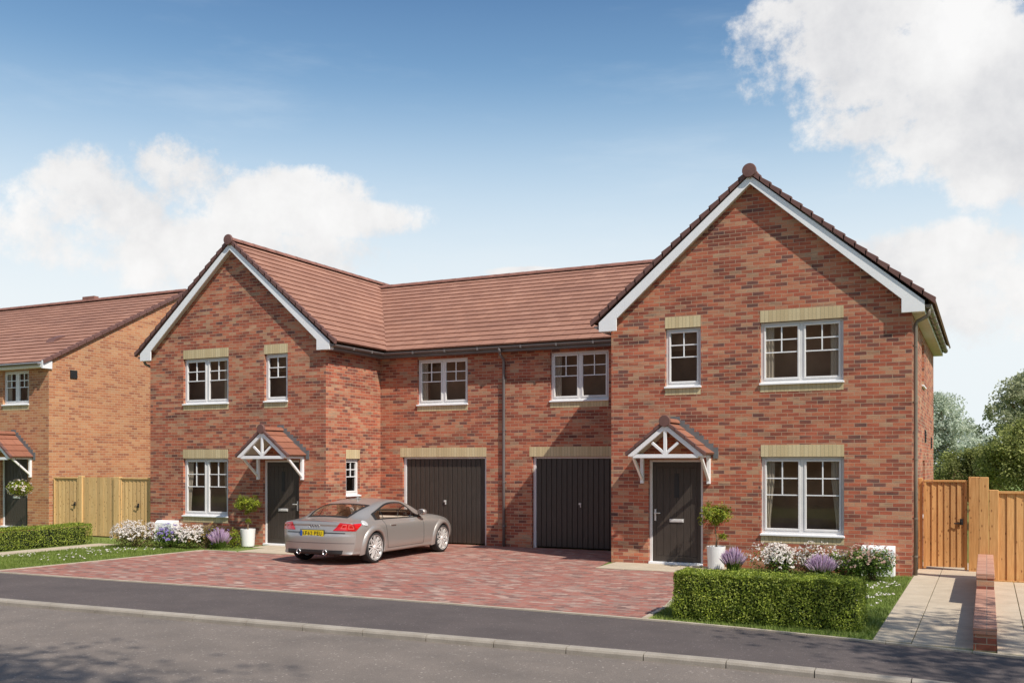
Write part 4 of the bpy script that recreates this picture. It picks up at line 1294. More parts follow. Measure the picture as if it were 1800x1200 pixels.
def gate(T, label, x0, x1, h0, h1, m, origin, lx, n=6):
    r = thing('garden_gate', label, 'gate', origin)
    b = boards('boards', m, r, T, x0 + .05, x1 - .05, h0 + .04, h1 - .045, n)
    f_ = MB(T); f_.box(x0, x0 + .05, -.01, .045, h0, h1 - .04); f_.box(x1 - .05, x1, -.01, .045, h0, h1 - .04); f_.box(x0, x1, -.012, .05, h1 - .04, h1); f_.box(x0 + .05, x1 - .05, -.01, .0, h0 + .04, h0 + .12)
    f_.build('gate_frame', m, r, bevel=.004)
    latch(T, r, lx, (h0 + h1) / 2 + .06, 1)
    return r
def post(label, x0, x1, y0, y1, h, m, grp=None):
    b = MB(); b.box(x0, x1, y0, y1, -.05, h)
    o = b.build('fence_post', m, None, ((x0 + x1) / 2, (y0 + y1) / 2, 0), bevel=.008)
    return tag(o, label, 'fence post', grp)
I = lambda x: x
mF, mP = M['fence'], M['fence2']
gy = 1.4
gate(frontM(I, gy), 'orange brown timber side gate to the right of the nearest house', -1.12, -.335, .03, 1.765, mF, (-.72, gy, 0), -.44, 6)
post('thin timber post between the nearest house wall and the orange side gate', -1.215, -1.135, gy - .01, gy + .07, 1.80, mF)
post('wide timber gate post on the latch side of the orange gate', -.315, -.125, gy - .08, gy + .05, 1.83, mF)
post('taller timber post where the low brick wall meets the right edge fence', -.125, .03, -.2, -.05, 1.845, mF)
post('low timber corner post at the left end of the right edge fence', .035, .19, -.2, -.05, 1.62, mF)
fp = thing('timber_fence', 'orange brown timber fence at the right edge beyond the low brick wall', 'fence', (1.6, -.12, 0))
boards('boards', mF, fp, frontM(I, -.12), .19, 3.1, .03, 1.555, 20)
q_ = MB(frontM(I, -.12)); q_.box(.19, 3.1, -.02, .05, 1.556, 1.60); q_.box(.19, 3.1, -.02, .04, -.03, .028); q_.build('rail', mF, fp, bevel=.005)
# between the far house and the neighbour
fy = .15
TFy = frontM(I, fy)
gate(TFy, 'pale timber gate beside the orange neighbouring house', -24.44, -23.40, .03, 1.69, mP, (-23.9, fy, 0), -23.53, 6)
post('pale timber post left of the middle fence boards', -23.39, -23.24, fy - .06, fy + .06, 1.73, mP)
fp = thing('timber_fence', 'pale timber boarded fence between two pale gates at the left', 'fence', (-22.6, fy, 0))
boards('boards', mP, fp, TFy, -23.24, -21.99, .03, 1.69, 9, False)
q_ = MB(TFy); q_.box(-23.23, -22.0, -.05, -.01, 1.5, 1.6); q_.box(-23.23, -22.0, -.05, -.01, .3, .4); q_.build('rail', mP, fp)
post('pale timber post right of the middle fence boards', -21.98, -21.75, fy - .06, fy + .06, 1.71, mP)
gate(TFy, 'pale timber gate beside the far red brick house', -21.74, -20.58, .03, 1.69, mP, (-21.2, fy, 0), -21.02, 7)
post('pale timber post against the left flank of the far house', -20.57, -20.48, fy - .05, fy + .05, 1.70, mP)

# low stepped wall on the right
lw = thing('garden_wall', 'low stepped red brick wall with brick coping between the two paved paths', 'brick wall', (-.02, -3.2, 0))
b_ = MB(); x0_, x1_ = -.135, .098
b_.box(x0_, x1_, -7.24, -3.52, -.1, .178); b_.box(x0_ + .0005, x1_ - .0005, -3.519, -.215, -.1, .403)
b_.build('brickwork', M['wallbrick'], lw)
b_ = MB(); b_.box(x0_ - .006, x1_ + .006, -7.25, -3.532, .18, .255); b_.build('coping', M['coping'], lw, bevel=.006)
b_ = MB(); b_.box(x0_ - .006, x1_ + .006, -3.53, -.21, .405, .48); b_.build('coping', M['coping'], lw, bevel=.006)

# ------------------------------------------------------------------ hanging basket on the neighbour's porch
def basket():
    random.seed(61)
    x, y, z = -24.93, -.62, 1.36
    r = thing('hanging_basket', 'flower filled hanging basket below the neighbour porch at the left edge', 'hanging basket', (x, y, z))
    b = MB(); b.lathe([(.001, -.16), (.10, -.13), (.17, -.05), (.19, .02), (.175, .02)], (x, y, z), 16); b.build('bowl', M['bark'], r)
    c = MB()
    for k in range(3):
        a = 2.1 * k; c.tube([(x + .18 * cos(a), y + .18 * sin(a), z + .02), (x, y, z + .52)], .004, 4)
    c.tube([(x, y, z + .52), (x, y, z + .78), (x - .12, y + .02, z + .86)], .006, 5)
    c.build('chain', M['black'], r)
    l = MB(); p = MB(); p2 = MB()
    for _ in range(1700):
        d = rv(); q = random.uniform(.4, 1.05)
        leaf(l, Vector((x + d.x * .36 * q, y + d.y * .33 * q, z + .02 + d.z * .22 * q)), .05, tuple(d), 1.)
    for _ in range(70):
        d = rv(); 
        for j in range(4): leaf(p if random.random() < .8 else p2, Vector((x + d.x * .38, y + d.y * .35, z + .02 + d.z * .24)) + rv() * .02, .05, tuple(d), .5, .8)
    l.build('foliage', M['leafpot'], r, fixn=False)
    for o in (p.build('white_flowers', M['petalwhite'], r, fixn=False), p2.build('pink_flowers', M['petalpink'], r, fixn=False)): o['kind'] = 'stuff'
basket()

# ------------------------------------------------------------------ trees
def tree(name, label, x, y, h, rx, rz0, nclump, nleaf, size, mt, seed, spread=.16, ry=None, dens=1., grp=None):
    random.seed(seed)
    ry = ry or rx
    root = thing(name, label, 'tree', (x, y, -.1), group=grp)
    zc = (rz0 + h) / 2; hz = (h - rz0) / 2
    cl = []
    while len(cl) < nclump:
        d = rv(); q = random.random() ** .4
        t = d.z * q
        wid = (1 - .45 * max(0, t) - .1 * max(0, -t))
        cl.append(Vector((x + d.x * rx * q * wid, y + d.y * ry * q * wid, zc + t * hz)))
    tk = MB()
    tk.tube([(x, y, -.1), (x + .05, y, rz0 * .5), (x - .05, y + .05, zc - hz * .3), (x, y, zc + hz * .5)], [.03 * h * .5, .022 * h * .5, .014 * h * .5, .03], 8)
    for c in cl[::2]:
        b = Vector((x, y, max(rz0 * .7, c.z - .45 * math.hypot(c.x - x, c.y - y) - .4)))
        tk.tube([tuple(b), tuple(b.lerp(c, .5) + rv() * .12), tuple(c)], [.012 * h * .4, .02, .008], 5)
    tk.build('trunk', M['bark'], root)
    lf = MB()
    for c in cl:
        rr_ = random.uniform(.6, 1.3) * spread * rx
        for _ in range(nleaf):
            e = rv() * rr_ * random.random() ** .5
            e.z *= .8
            leaf(lf, c + e, size, (0, 0, .7), 1.4)
    lf.build('crown', M[mt], root, fixn=False)
    return root
def rayxy(u, d):
    r = (u - 900) / 1696 * d
    return r * cos(TH) - d * sin(TH), r * sin(TH) + d * cos(TH) - CAM_L
def ztop(v, d): return CZ + (813 - v) * d / 1696
def T_at(name, label, u, v, d, wpx, v0, *a, **k):
    x, y = rayxy(u, d)
    return tree(name, label, x, y, ztop(v, d), wpx * d / 1696, max(.3, ztop(v0, d)), *a, **k)
T_at('hazy_tree', 'pale hazy green tree standing just behind the right house wall', 1655, 688, 52, 62, 840, 120, 130, .17, 'treehazy', 71, .3)
T_at('hazy_tree', 'smaller haze-paled tree filling the dip right of the hazy tree', 1722, 765, 48, 52, 850, 70, 120, .16, 'treehazy', 74, .34)
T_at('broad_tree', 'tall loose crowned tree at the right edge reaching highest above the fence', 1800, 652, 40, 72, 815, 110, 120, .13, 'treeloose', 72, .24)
T_at('leafy_tree', 'dense dark green bushy tree directly above the right edge fence', 1815, 742, 30, 92, 868, 110, 210, .10, 'tree', 73, .30)
T_at('leafy_tree', 'dense green bush behind the orange timber gate', 1705, 790, 33, 62, 870, 60, 200, .10, 'tree', 75, .36)

# ------------------------------------------------------------------ the car (built in its own coordinates: x right, y forward, z up)
def make_car():
    KX, KY, KZ = 1.08, 1.125, .985
    root = thing('sports_car', 'silver grey two door coupe with yellow rear number plate parked on the block driveway', 'car', (-12.45, -3.28, .002), radians(.6), local=True)
    lower = [(0, .19), (.74, .22), (.85, .30), (.868, .55), (.858, .775)]
    def low(dx=0., zs=0.): return [(0, .18), (.74, .18), (.85 + dx * .5, .30), (.868 + dx, .55), (.858 + dx * 1.0, .775 + zs)]
    St = [
        (.20, [(0, .215), (.70, .215), (.80, .30), (.84, .55), (.835, .74), (.775, .868), (.62, .893), (.43, .91), (.2, .92), (0, .923)], [.06, .16, .22, .24, .235, .21, .16, .12, .10, .095]),
        (.45, [(0, .19), (.74, .19), (.86, .30), (.89, .55), (.878, .765), (.795, .885), (.64, .925), (.47, .95), (.23, .963), (0, .968)], None),
        (.80, [(0, .18), (.76, .18), (.875, .30), (.91, .55), (.898, .775), (.80, .885), (.70, .985), (.545, 1.095), (.28, 1.128), (0, 1.138)], None),
        (1.2, low(.012) + [(.795, .885), (.715, 1.03), (.575, 1.195), (.3, 1.235), (0, 1.246)], None),
        (1.55, low() + [(.785, .88), (.715, 1.04), (.575, 1.255), (.3, 1.305), (0, 1.318)], None),
        (1.90, low(-.004) + [(.785, .875), (.715, 1.035), (.58, 1.262), (.3, 1.313), (0, 1.326)], None),
        (2.24, low() + [(.785, .87), (.72, 1.0), (.60, 1.215), (.3, 1.268), (0, 1.282)], None),
        (2.54, low(.01) + [(.79, .865), (.73, .955), (.645, 1.08), (.33, 1.13), (0, 1.145)], None),
        (2.86, [(0, .18), (.76, .18), (.87, .30), (.90, .55), (.885, .765), (.79, .86), (.72, .91), (.6, .955), (.3, .98), (0, .985)], None),
        (3.3, [(0, .18), (.76, .18), (.87, .30), (.91, .55), (.893, .755), (.79, .85), (.70, .888), (.5, .91), (.25, .925), (0, .93)], None),
        (3.7, [(0, .22), (.7, .22), (.80, .30), (.85, .5), (.82, .68), (.74, .785), (.6, .82), (.45, .838), (.2, .848), (0, .852)], None),
        (4.0, [(0, .22), (.55, .22), (.66, .30), (.70, .45), (.68, .58), (.6, .68), (.5, .715), (.4, .732), (.2, .742), (0, .748)], None),
        (4.16, [(0, .26), (.3, .26), (.42, .32), (.46, .45), (.45, .52), (.4, .58), (.3, .61), (.2, .62), (.1, .625), (0, .63)], None)]
    net = []
    for y, prof, ys in St:
        net.append([Vector((x * KX, ((ys[j] if ys else y)) * KY, z * KZ)) for j, (x, z) in enumerate(prof)])
    NS, NCc = len(net), 10
    def cr(p0, p1, p2, p3, t):
        return (2 * p1 + (p2 - p0) * t + (2 * p0 - 5 * p1 + 4 * p2 - p3) * t * t + (3 * p1 - p0 - 3 * p2 + p3) * t ** 3) * .5
    def S(t, c):
        t = min(max(t, 0), NS - 1.0001); c = min(max(c, 0), NCc - 1.0001)
        i, j = int(t), int(c); ft, fc = t - i, c - j
        row = []
        for di in (-1, 0, 1, 2):
            ii = min(max(i + di, 0), NS - 1)
            R = net[ii]
            def g(q):
                if q < 0: v = R[-q].copy(); v.x = -v.x; return v
                if q > 9: v = R[18 - q].copy(); v.x = -v.x; return v
                return R[q]
            row.append(cr(g(j - 1), g(j), g(j + 1), g(j + 2), fc))
        if i == 0: row[0] = row[1] * 2 - row[2]
        return cr(*row, ft)
    def nrm(t, c):
        e = .02
        a = S(t + e, c) - S(t - e, c); b = S(t, c + e) - S(t, c - e)
        n = b.cross(a).normalized()
        p = S(t, c)
        if n.dot(Vector((p.x, 0, p.z - .55))) < 0: n = -n
        return n
    # window outlines in (t, c)
    SW0, SW1 = 2.38, 7.25
    def sw_top(t):
        q = (t - SW0) / (SW1 - SW0)
        up = min(1, (q / .34)) if q < .5 else 1
        a = 6.18 + .67 * sin(pi / 2 * min(1, max(0, q) / .42)) if q < .42 else 6.85
        if q > .62: a = 6.85 - 1.52 * ((q - .62) / .38) ** 1.25
        return a
    sw_bot = 5.18
    RW0, RW1 = 1.10, 2.82
    def rw_edge(t):
        q = min(1, max(0, (t - RW0) / (RW1 - RW0)))
        return 7.05 + .17 * q ** .8
    FW0, FW1 = 6.15, 7.7
    wheels = [(.80 * KY, 'r'), (3.315 * KY, 'f')]
    ZC, RA = .325, .368
    nt_, nc_ = 13, 9
    DT, DC = 12, 9
    verts = []; idx = {}
    def vid(a, b, side):
        k = (a, b, side)
        if b in (0, (NCc - 1) * DC): k = (a, b, 1)
        if k in idx: return idx[k]
        t, c = a / DT, b / DC
        p = S(t, c)
        if 1 <= c <= 4.9:
            for yc, _ in wheels:
                d = Vector((p.y - yc, p.z - ZC)); Lh = d.length
                if abs(Lh - RA) < .026 and p.z > .2 :
                    d *= RA / Lh; p.y = yc + d.x; p.z = ZC + d.y
        verts.append((p.x * side, p.y, p.z)); idx[k] = len(verts) - 1
        return idx[k]
    faces = []
    for a in range((NS - 1) * DT):
        for b in range((NCc - 1) * DC):
            t, c = (a + .5) / DT, (b + .5) / DC
            p = S(t, c)
            if c < 4.9 and p.x > .5 and any((p.y - yc) ** 2 + (p.z - ZC) ** 2 < (RA - .001) ** 2 for yc, _ in wheels): continue
            if c < 1.2 and any(abs(p.y - yc) < RA - .02 for yc, _ in wheels) and p.x > .5: continue
            m = .07
            if SW0 + .12 < t < SW1 - .12 and sw_bot + m < c < sw_top(t) - m: continue
            if RW0 + .1 < t < RW1 - .1 and c > rw_edge(t) + .12: continue
            if FW0 + .1 < t < FW1 - .1 and c > 7.1: continue
            for s in (1, -1):
                q = [vid(a, b, s), vid(a + 1, b, s), vid(a + 1, b + 1, s), vid(a, b + 1, s)]
                faces.append(tuple(q) if s < 0 else tuple(q[::-1]))
    mb = MB(); mb.add(verts, faces)
    hl = MB(); hv = []; hf = []
    for a in range((NS - 1) * 6):
        for b in range(5 * 6, 9 * 6):
            t, c = (a + .5) / 6, (b + .5) / 6
            if not (.9 < t < 8.2): continue
            if SW0 < t < SW1 and sw_bot - .05 < c < sw_top(t) + .05: continue
            if RW0 - .1 < t < RW1 + .05 and c > rw_edge(t): continue
            if FW0 - .1 < t < FW1 + .1 and c > 6.9: continue
            for s in (1, -1):
                k = len(hv)
                for aa, bb in ((a, b), (a + 1, b), (a + 1, b + 1), (a, b + 1)):
                    p = S(aa / 6, bb / 6) - nrm(aa / 6, min(bb / 6, 8.97)) * .018
                    hv.append((p.x * s, p.y, p.z))
                hf.append((k, k + 1, k + 2, k + 3))
    hl.add(hv, hf); hlo = hl.build('headliner', M['cabin'], root, fixn=False)
    bm = bmesh.new(); bm.from_mesh(hlo.data); bmesh.ops.remove_doubles(bm, verts=bm.verts, dist=.001); bm.to_mesh(hlo.data); bm.free()
    # rear fascia: horizontal curves between the two sides
    YC = {0: .04, 1: .05, 2: .015, 3: .0, 4: .050, 5: .105}
    def fpt(c, u):
        """c = column 1..5 (fractional), u in -1..1 across"""
        e = S(0, c)
        j = int(min(c, 4.999)); ft = c - j
        g = lambda k: YC[min(max(k, 0), 5)]
        yc = cr(g(j - 1), g(j), g(j + 1), g(j + 2), ft) * KY
        au = abs(u)
        zc = e.z + (.012 * (1 - au ** 2) if c < 4.6 else 0)
        if c > 4.3:
            k = (c - 4.3) / .7
            zc = e.z + (1 - au ** 2.2) * (.923 * KZ - S(0, 5).z) * k + (.012 * (1 - au ** 2)) * (1 - k)
        if c > 3.35 and c < 4.45:     # plate and lamp panel set back, sharp break below
            yc += .018
        return Vector((e.x * u, yc + (e.y - yc) * au ** 3.2, zc))
    if True:
        f2 = MB()
        nr, nu = 40, 44
        vs = [tuple(fpt(1 + 4 * r / nr, -1 + 2 * q / nu)) for r in range(nr + 1) for q in range(nu + 1)]
        fs = [(r * (nu + 1) + q, r * (nu + 1) + q + 1, (r + 1) * (nu + 1) + q + 1, (r + 1) * (nu + 1) + q) for r in range(nr) for q in range(nu)]
        # lip between the deck edge ring and the top of the fascia
        vs2 = vs
        mb.add(vs, fs)
        n0 = len(vs)
        lip = []
        K = 40
        for q in range(K + 1):
            c = 5 + 4 * q / K
            p = S(0, c); lip.append(p)
        for s in (1, -1):
            va = []
            for q in range(K + 1):
                p = lip[q]
                u = p.x / S(0, 5).x if S(0, 5).x else 0
                b = fpt(5, u * s)
                va += [(p.x * s, p.y, p.z), tuple(b)]
            mb.add(va, [(2 * q, 2 * q + 1, 2 * q + 3, 2 * q + 2) for q in range(K)])
        # nose cap
        va = [tuple(S(NS - 1, c * 9 / 30)) for c in range(31)]
        va2 = [(-x, y, z) for x, y, z in va]
        mb.add(va + va2, [(i, i + 1, 31 + i + 1, 31 + i) for i in range(30)])
    body = mb.build('body', M['paint'], root, smooth=True)
    bm = bmesh.new(); bm.from_mesh(body.data); bmesh.ops.remove_doubles(bm, verts=bm.verts, dist=.0015); bmesh.ops.recalc_face_normals(bm, faces=bm.faces); bm.to_mesh(body.data); bm.free()
    for p in body.data.polygons: p.use_smooth = True
    # flares
    grid = [(S(a / 8, c / 6), a / 8, c / 6) for a in range(0, 12 * 8 + 1) for c in range(6, 5 * 6)]
    def xat(y, z):
        best = min(grid, key=lambda g: (g[0].y - y) ** 2 + (g[0].z - z) ** 2)
        return best[0].x
    for yc, w_ in wheels:
        for s in (1, -1):
            fl = MB(); rows = []
            n = 40
            for k in range(n + 1):
                a = radians(-16) + radians(212) * k / n
                row = []
                for rr_, dx in ((RA - .014, -.075), (RA - .014, .020), (RA + .004, .036), (RA + .050, .034), (RA + .092, .014), (RA + .115, -.014)):
                    y, z = yc + rr_ * cos(a), ZC + rr_ * sin(a)
                    rb = RA + .05
                    xx = xat(yc + max(rr_, rb * 0 + rr_) * cos(a), max(ZC + rr_ * sin(a), .22)) if rr_ > RA else xat(yc + (RA + .02) * cos(a), max(.22, ZC + (RA + .02) * sin(a)))
                    row.append((s * (xx + dx), y, max(z, .19)))
                rows.append(row)
            # smooth x along the arc
            for j in range(6):
                xs = [r[j][0] for r in rows]
                for _ in range(4): xs = [xs[0]] + [(xs[i - 1] + 2 * xs[i] + xs[i + 1]) / 4 for i in range(1, n)] + [xs[-1]]
                for i in range(n + 1): rows[i][j] = (xs[i], rows[i][j][1], rows[i][j][2])
            vs = [p for r in rows for p in r]
            fl.add(vs, [(i * 6 + j, i * 6 + j + 1, (i + 1) * 6 + j + 1, (i + 1) * 6 + j) for i in range(n) for j in range(5)])
            fl.build('wheel_arch', M['paint'], body, smooth=True)
    # dark inner: wheel wells, floor
    u_ = MB()
    for yc, _ in wheels:
        for s in (1, -1):
            ang = [radians(-14) + radians(208) * k / 24 for k in range(25)]
            vs = [(s * q, yc + r_ * cos(a), ZC + r_ * sin(a)) for q, r_ in ((.52, .37), (.86, .39)) for a in ang]
            u_.add(vs, [(k, k + 1, 26 + k, 25 + k) for k in range(24)])
            u_.add([(s * .52, yc, ZC)] + vs[:25], [(0, k + 1, k + 2) for k in range(24)])
    u_.box(-.72, .72, .25, 4.5, .20, .24)
    u_.build('underbody', M['black'], root, fixn=False)
    # glass
    def patch(mbx, fn, na, nb, off):
        vs = []
        for i in range(na + 1):
            for j in range(nb + 1):
                t, c, s = fn(i / na, j / nb)
                cc = c
                if c > 9: cc = 18 - c; s = -s
                p = S(t, cc) + nrm(t, min(cc, 8.97)) * off
                vs.append((p.x * s, p.y, p.z))
        mbx.add(vs, [(i * (nb + 1) + j, i * (nb + 1) + j + 1, (i + 1) * (nb + 1) + j + 1, (i + 1) * (nb + 1) + j) for i in range(na) for j in range(nb)])
    for s in (1, -1):
        g = MB(); patch(g, lambda a, b, s=s: (SW0 + (SW1 - SW0) * a, sw_bot + (max(sw_top(SW0 + (SW1 - SW0) * a), sw_bot + .03) - sw_bot) * b, s), 44, 8, .003)
        g.build('side_window', M['carglass'], body, smooth=True)
        g = MB()
        e = .13
        for lo in (True, False):
            patch(g, (lambda a, b, s=s: (SW0 - .03 + (SW1 - SW0 + .06) * a, sw_bot - .05 + .16 * b, s)) if lo else (lambda a, b, s=s: (SW0 + (SW1 - SW0) * a, max(sw_top(SW0 + (SW1 - SW0) * a), sw_bot + .05) - .12 + .16 * b, s)), 50, 2, .006)
        patch(g, lambda a, b, s=s: (SW0 - .05 + .20 * b, sw_bot + (6.16 - sw_bot) * a, s), 10, 2, .0065)
        patch(g, lambda a, b, s=s: (3.05 + .06 * b, sw_bot + (sw_top(3.05) - .1 - sw_bot) * a, s), 8, 1, .0062)
        g.build('window_seal', M['black'], body, smooth=True)
    g = MB(); patch(g, lambda a, b: (RW0 + (RW1 - RW0) * a, rw_edge(RW0 + (RW1 - RW0) * a) + 2 * (9 - rw_edge(RW0 + (RW1 - RW0) * a)) * b, 1), 20, 24, .003)
    g.build('rear_window', M['carglass'], body, smooth=True)
    g = MB()
    for s in (1, -1): patch(g, lambda a, b, s=s: (RW0 + (RW1 - RW0) * a, rw_edge(RW0 + (RW1 - RW0) * a) - .03 + .20 * b, s), 30, 2, .005)
    patch(g, lambda a, b: (RW1 - .16 + .20 * b, rw_edge(RW1) + 2 * (9 - rw_edge(RW1)) * a, 1), 24, 2, .0055)
    patch(g, lambda a, b: (RW0 - .02 + .16 * b, rw_edge(RW0) + 2 * (9 - rw_edge(RW0)) * a, 1), 24, 2, .0055)
    g.build('window_seal', M['black'], body, smooth=True)
    g = MB(); patch(g, lambda a, b: (FW0 + (FW1 - FW0) * a, 7.0 + 4. * b, 1), 16, 20, .003)
    g.build('windscreen', M['carglass'], body, smooth=True)
    # tail lamps: on the fascia and wrapped round the corner
    def strip(mbx, f_, na, nb):
        vs = [tuple(f_(i / na, j / nb)) for i in range(na + 1) for j in range(nb + 1)]
        mbx.add(vs, [(i * (nb + 1) + j, i * (nb + 1) + j + 1, (i + 1) * (nb + 1) + j + 1, (i + 1) * (nb + 1) + j) for i in range(na) for j in range(nb)])
    def fn_(c, u):
        e = .01
        a = fpt(c + e, u) - fpt(c - e, u); b = fpt(c, u + e) - fpt(c, u - e)
        n = a.cross(b).normalized()
        return n if n.y < 0 else -n
    for s in (1, -1):
        l = MB()
        C0, C1 = 3.84, 4.88
        def lf(a, b, s=s, i0=.0, i1=1., o=.010):
            c = C0 + (C1 - C0) * b
            u0 = .71 - .19 * (C1 - c) / (C1 - C0)
            u = u0 + (1 - u0) * a
            return fpt(c, u * s) + fn_(c, min(u, .985) * s) * o
        strip(l, lf, 16, 6)
        def ws(a, b, s=s):
            t = .86 * a
            c0 = C0 + .62 * a; c1 = C1 - .16 * a
            c = c0 + (c1 - c0) * b
            p = S(t, c) + nrm(max(t, .03), c) * .010
            return Vector((p.x * s, p.y, p.z))
        strip(l, ws, 10, 6)
        lo = l.build('tail_lamp', M['lampred'], body, smooth=True)
        q = MB()
        for (a0, a1) in ((.30, .58), (.68, .96)):
            for b0, b1, A0, A1 in ((.22, .32, a0, a1), (.68, .78, a0, a1), (.3, .7, a0, a0 + .045), (.3, .7, a1 - .045, a1)):
                strip(q, lambda a, b, b0=b0, b1=b1, A0=A0, A1=A1: lf(A0 + (A1 - A0) * a, b0 + (b1 - b0) * b, o=.0135), 6, 1)
        q.build('lamp_light_guide', M['lamplight'], lo)
    # dark line under lamp panel, third brake light on the deck lip
    g = MB(); strip(g, lambda a, b: fpt(4.94 + .02 * b, -.52 + 1.04 * a) + Vector((0, -.006, .004)), 24, 1); g.build('brake_light', M['lampred'], body)
    g = MB(); strip(g, lambda a, b: fpt(3.52 + .10 * b, -.80 + 1.6 * a) + fn_(3.55, -.8 + 1.6 * a) * .004, 40, 1); g.build('lamp_panel_shadow', M['black'], body)
    g = MB(); strip(g, lambda a, b: fpt(2.62 + .05 * b, -.985 + 1.97 * a) + fn_(2.35, (-.985 + 1.97 * a) * .98) * .003, 40, 1); g.build('bumper_crease_shade', M['gutter'], body)  # last strip: groove shading of the bumper put on as dark colour
    # number plate
    zp = .665 * KZ; yp = fpt(3.45, 0).y - .022
    hwid, hh = .29, .062
    pl = MB(); pl.box(-hwid, hwid, yp - .006, yp, zp - hh, zp + hh); plo = pl.build('number_plate', M['plate'], body, bevel=.004)
    fr = MB(); fr.box(-hwid - .012, hwid + .012, yp + .001, yp + .02, zp - hh - .012, zp + hh + .012); fr.build('plate_holder', M['black'], plo)
    bl = MB(); bl.box(-hwid + .002, -hwid + .048, yp - .0085, yp - .0062, zp - hh + .004, zp + hh - .004); bl.build('blue_band', M['plateblue'], plo)
    dg = bpy.context.evaluated_depsgraph_get()
    xc_ = -hwid + .085
    for ch in 'KF62 PEU':
        if ch == ' ': xc_ += .036; continue
        cu = bpy.data.curves.new('plate_text', 'FONT'); cu.body = ch; cu.size = .112; cu.align_x = 'CENTER'; cu.align_y = 'CENTER'; cu.extrude = .0015; cu.offset = .0
        to = bpy.data.objects.new('tmp', cu); COL.objects.link(to)
        dg.update(); me = bpy.data.meshes.new_from_object(to.evaluated_get(dg))
        bpy.data.objects.remove(to); bpy.data.curves.remove(cu)
        xs_ = [v.co.x for v in me.vertices]; ys_ = [v.co.y for v in me.vertices]
        w0, h0 = max(xs_) - min(xs_), max(ys_) - min(ys_)
        for v in me.vertices: v.co = Vector(((v.co.x - (max(xs_) + min(xs_)) / 2) * .047 / w0 + xc_, yp - .0078 - v.co.z, (v.co.y - (max(ys_) + min(ys_)) / 2) * .078 / h0 + zp))
        me.materials.clear(); me.materials.append(M['black'])
        o = bpy.data.objects.new('letter', me); COL.objects.link(o); o.parent = plo
        xc_ += .0645
    # four linked rings
    g = MB(); ry_ = fpt(4.25, 0).y - .006
    for k in range(4):
        cx_ = (-1.5 + k) * .062
        pts = [(cx_ + .038 * cos(a), ry_, .80 * KZ + .038 * sin(a)) for a in [2 * pi * i / 24 for i in range(25)]]
        g.tube(pts, .006, 6, cap=False)
    g.build('four_ring_badge', M['chrome'], body, smooth=True)
    # rear diffuser and exhaust tips
    g = MB()
    strip(g, lambda a, b: fpt(1.02 + 1.05 * b, -.80 + 1.60 * a) + Vector((0, -.008 - .012 * (1 - abs(b - .5) * 2), .0)), 30, 6)
    g.build('rear_diffuser', M['black'], body, smooth=True)
    for s in (1, -1):
        g = MB(); yq = fpt(1.5, .4).y
        g.lathe([(.034, .10), (.052, .10), (.056, -.035), (.052, -.05), (.046, -.05), (.042, .0), (.034, .08)], (s * .33, yq - .012, .268), 20, 'y')
        e_ = g.build('exhaust_tip', M['chrome'], body, smooth=True)
        g = MB(); g.lathe([(.001, .01), (.037, .01)], (s * .33, yq - .012, .268), 20, 'y'); g.build('exhaust_bore', M['black'], e_, fixn=False)
    # door shut lines, sill line, handle, fuel flap, mirror
    for s in (1, -1):
        g = MB()
        def sl_(pts, wdt=.006):
            vs = []
            for (t, c) in pts:
                p = S(t, c) + nrm(t, c) * .0025; vs.append((p.x * s, p.y, p.z))
            g.tube(vs, .0032, 4)
        sl_([(2.95 + .45 * (1 - abs(sin(k / 14 * 1.57))) * .0 + .30 * (1 - k / 14) ** 2 * 1., 1.9 + 3.2 * k / 14) for k in range(15)])
        sl_([(7.15 - .10 * k / 14, 1.9 + 3.1 * k / 14) for k in range(15)])
        sl_([(3.25 + 3.85 * k / 20, 1.9) for k in range(21)])
        g.build('door_gap', M['black'], body)
        h = MB(); p = S(3.75, 4.05); n = nrm(3.75, 4.05)
        h.box(-.012, .03, p.y - .10, p.y + .10, p.z - .018, p.z + .014)
        h.V = [((v[0] * 1 + p.x) * s, v[1], v[2]) for v in h.V]
        h.build('door_handle', M['paint'], body, bevel=.01, seg=2)
        mr = MB(); pm = S(6.75, 5.35)
        mr.lathe([(.001, -.12), (.05, -.11), (.082, -.07), (.092, 0.), (.085, .045), (.06, .06), (.001, .06)], (0, 0, 0), 20, 'y')
        mr.V = [((pm.x + .13 + v[0] * 1.15) * s, pm.y + v[1] * -1 + .02, pm.z + .10 + v[2] * .78) for v in mr.V]
        mo = mr.build('door_mirror', M['paint'], body, smooth=True)
        q = MB(); q.bar((s * (pm.x - .02), pm.y, pm.z + .0), (s * (pm.x + .10), pm.y + .01, pm.z + .06), .05, .03); q.build('mirror_arm', M['black'], mo, bevel=.006)
        q = MB(); q.lathe([(.001, 0), (.075, 0)], (0, 0, 0), 20, 'y'); q.V = [((pm.x + .13 + v[0] * 1.15) * s, pm.y - .043, pm.z + .10 + v[2] * .74) for v in q.V]; q.build('mirror_glass', M['chrome'], mo, fixn=False)
        # crease along the shoulder
    ff = MB(); n = nrm(1.28, 4.74); p = S(1.28, 4.74)
    a_ = n.cross(Vector((0, 0, 1))).normalized(); b2 = n.cross(a_)
    vs = [tuple(p + n * .010)] + [tuple(p + n * (.008 if r_ < .08 else .0) + (a_ * cos(t) + b2 * sin(t)) * r_) for r_ in (.078, .086) for t in [2 * pi * i / 24 for i in range(24)]]
    ff.add(vs, [(0, 1 + i, 1 + (i + 1) % 24) for i in range(24)] + [(1 + i, 1 + (i + 1) % 24, 25 + (i + 1) % 24, 25 + i) for i in range(24)])
    ff.build('fuel_cap', M['metalwhite'], body, smooth=False)
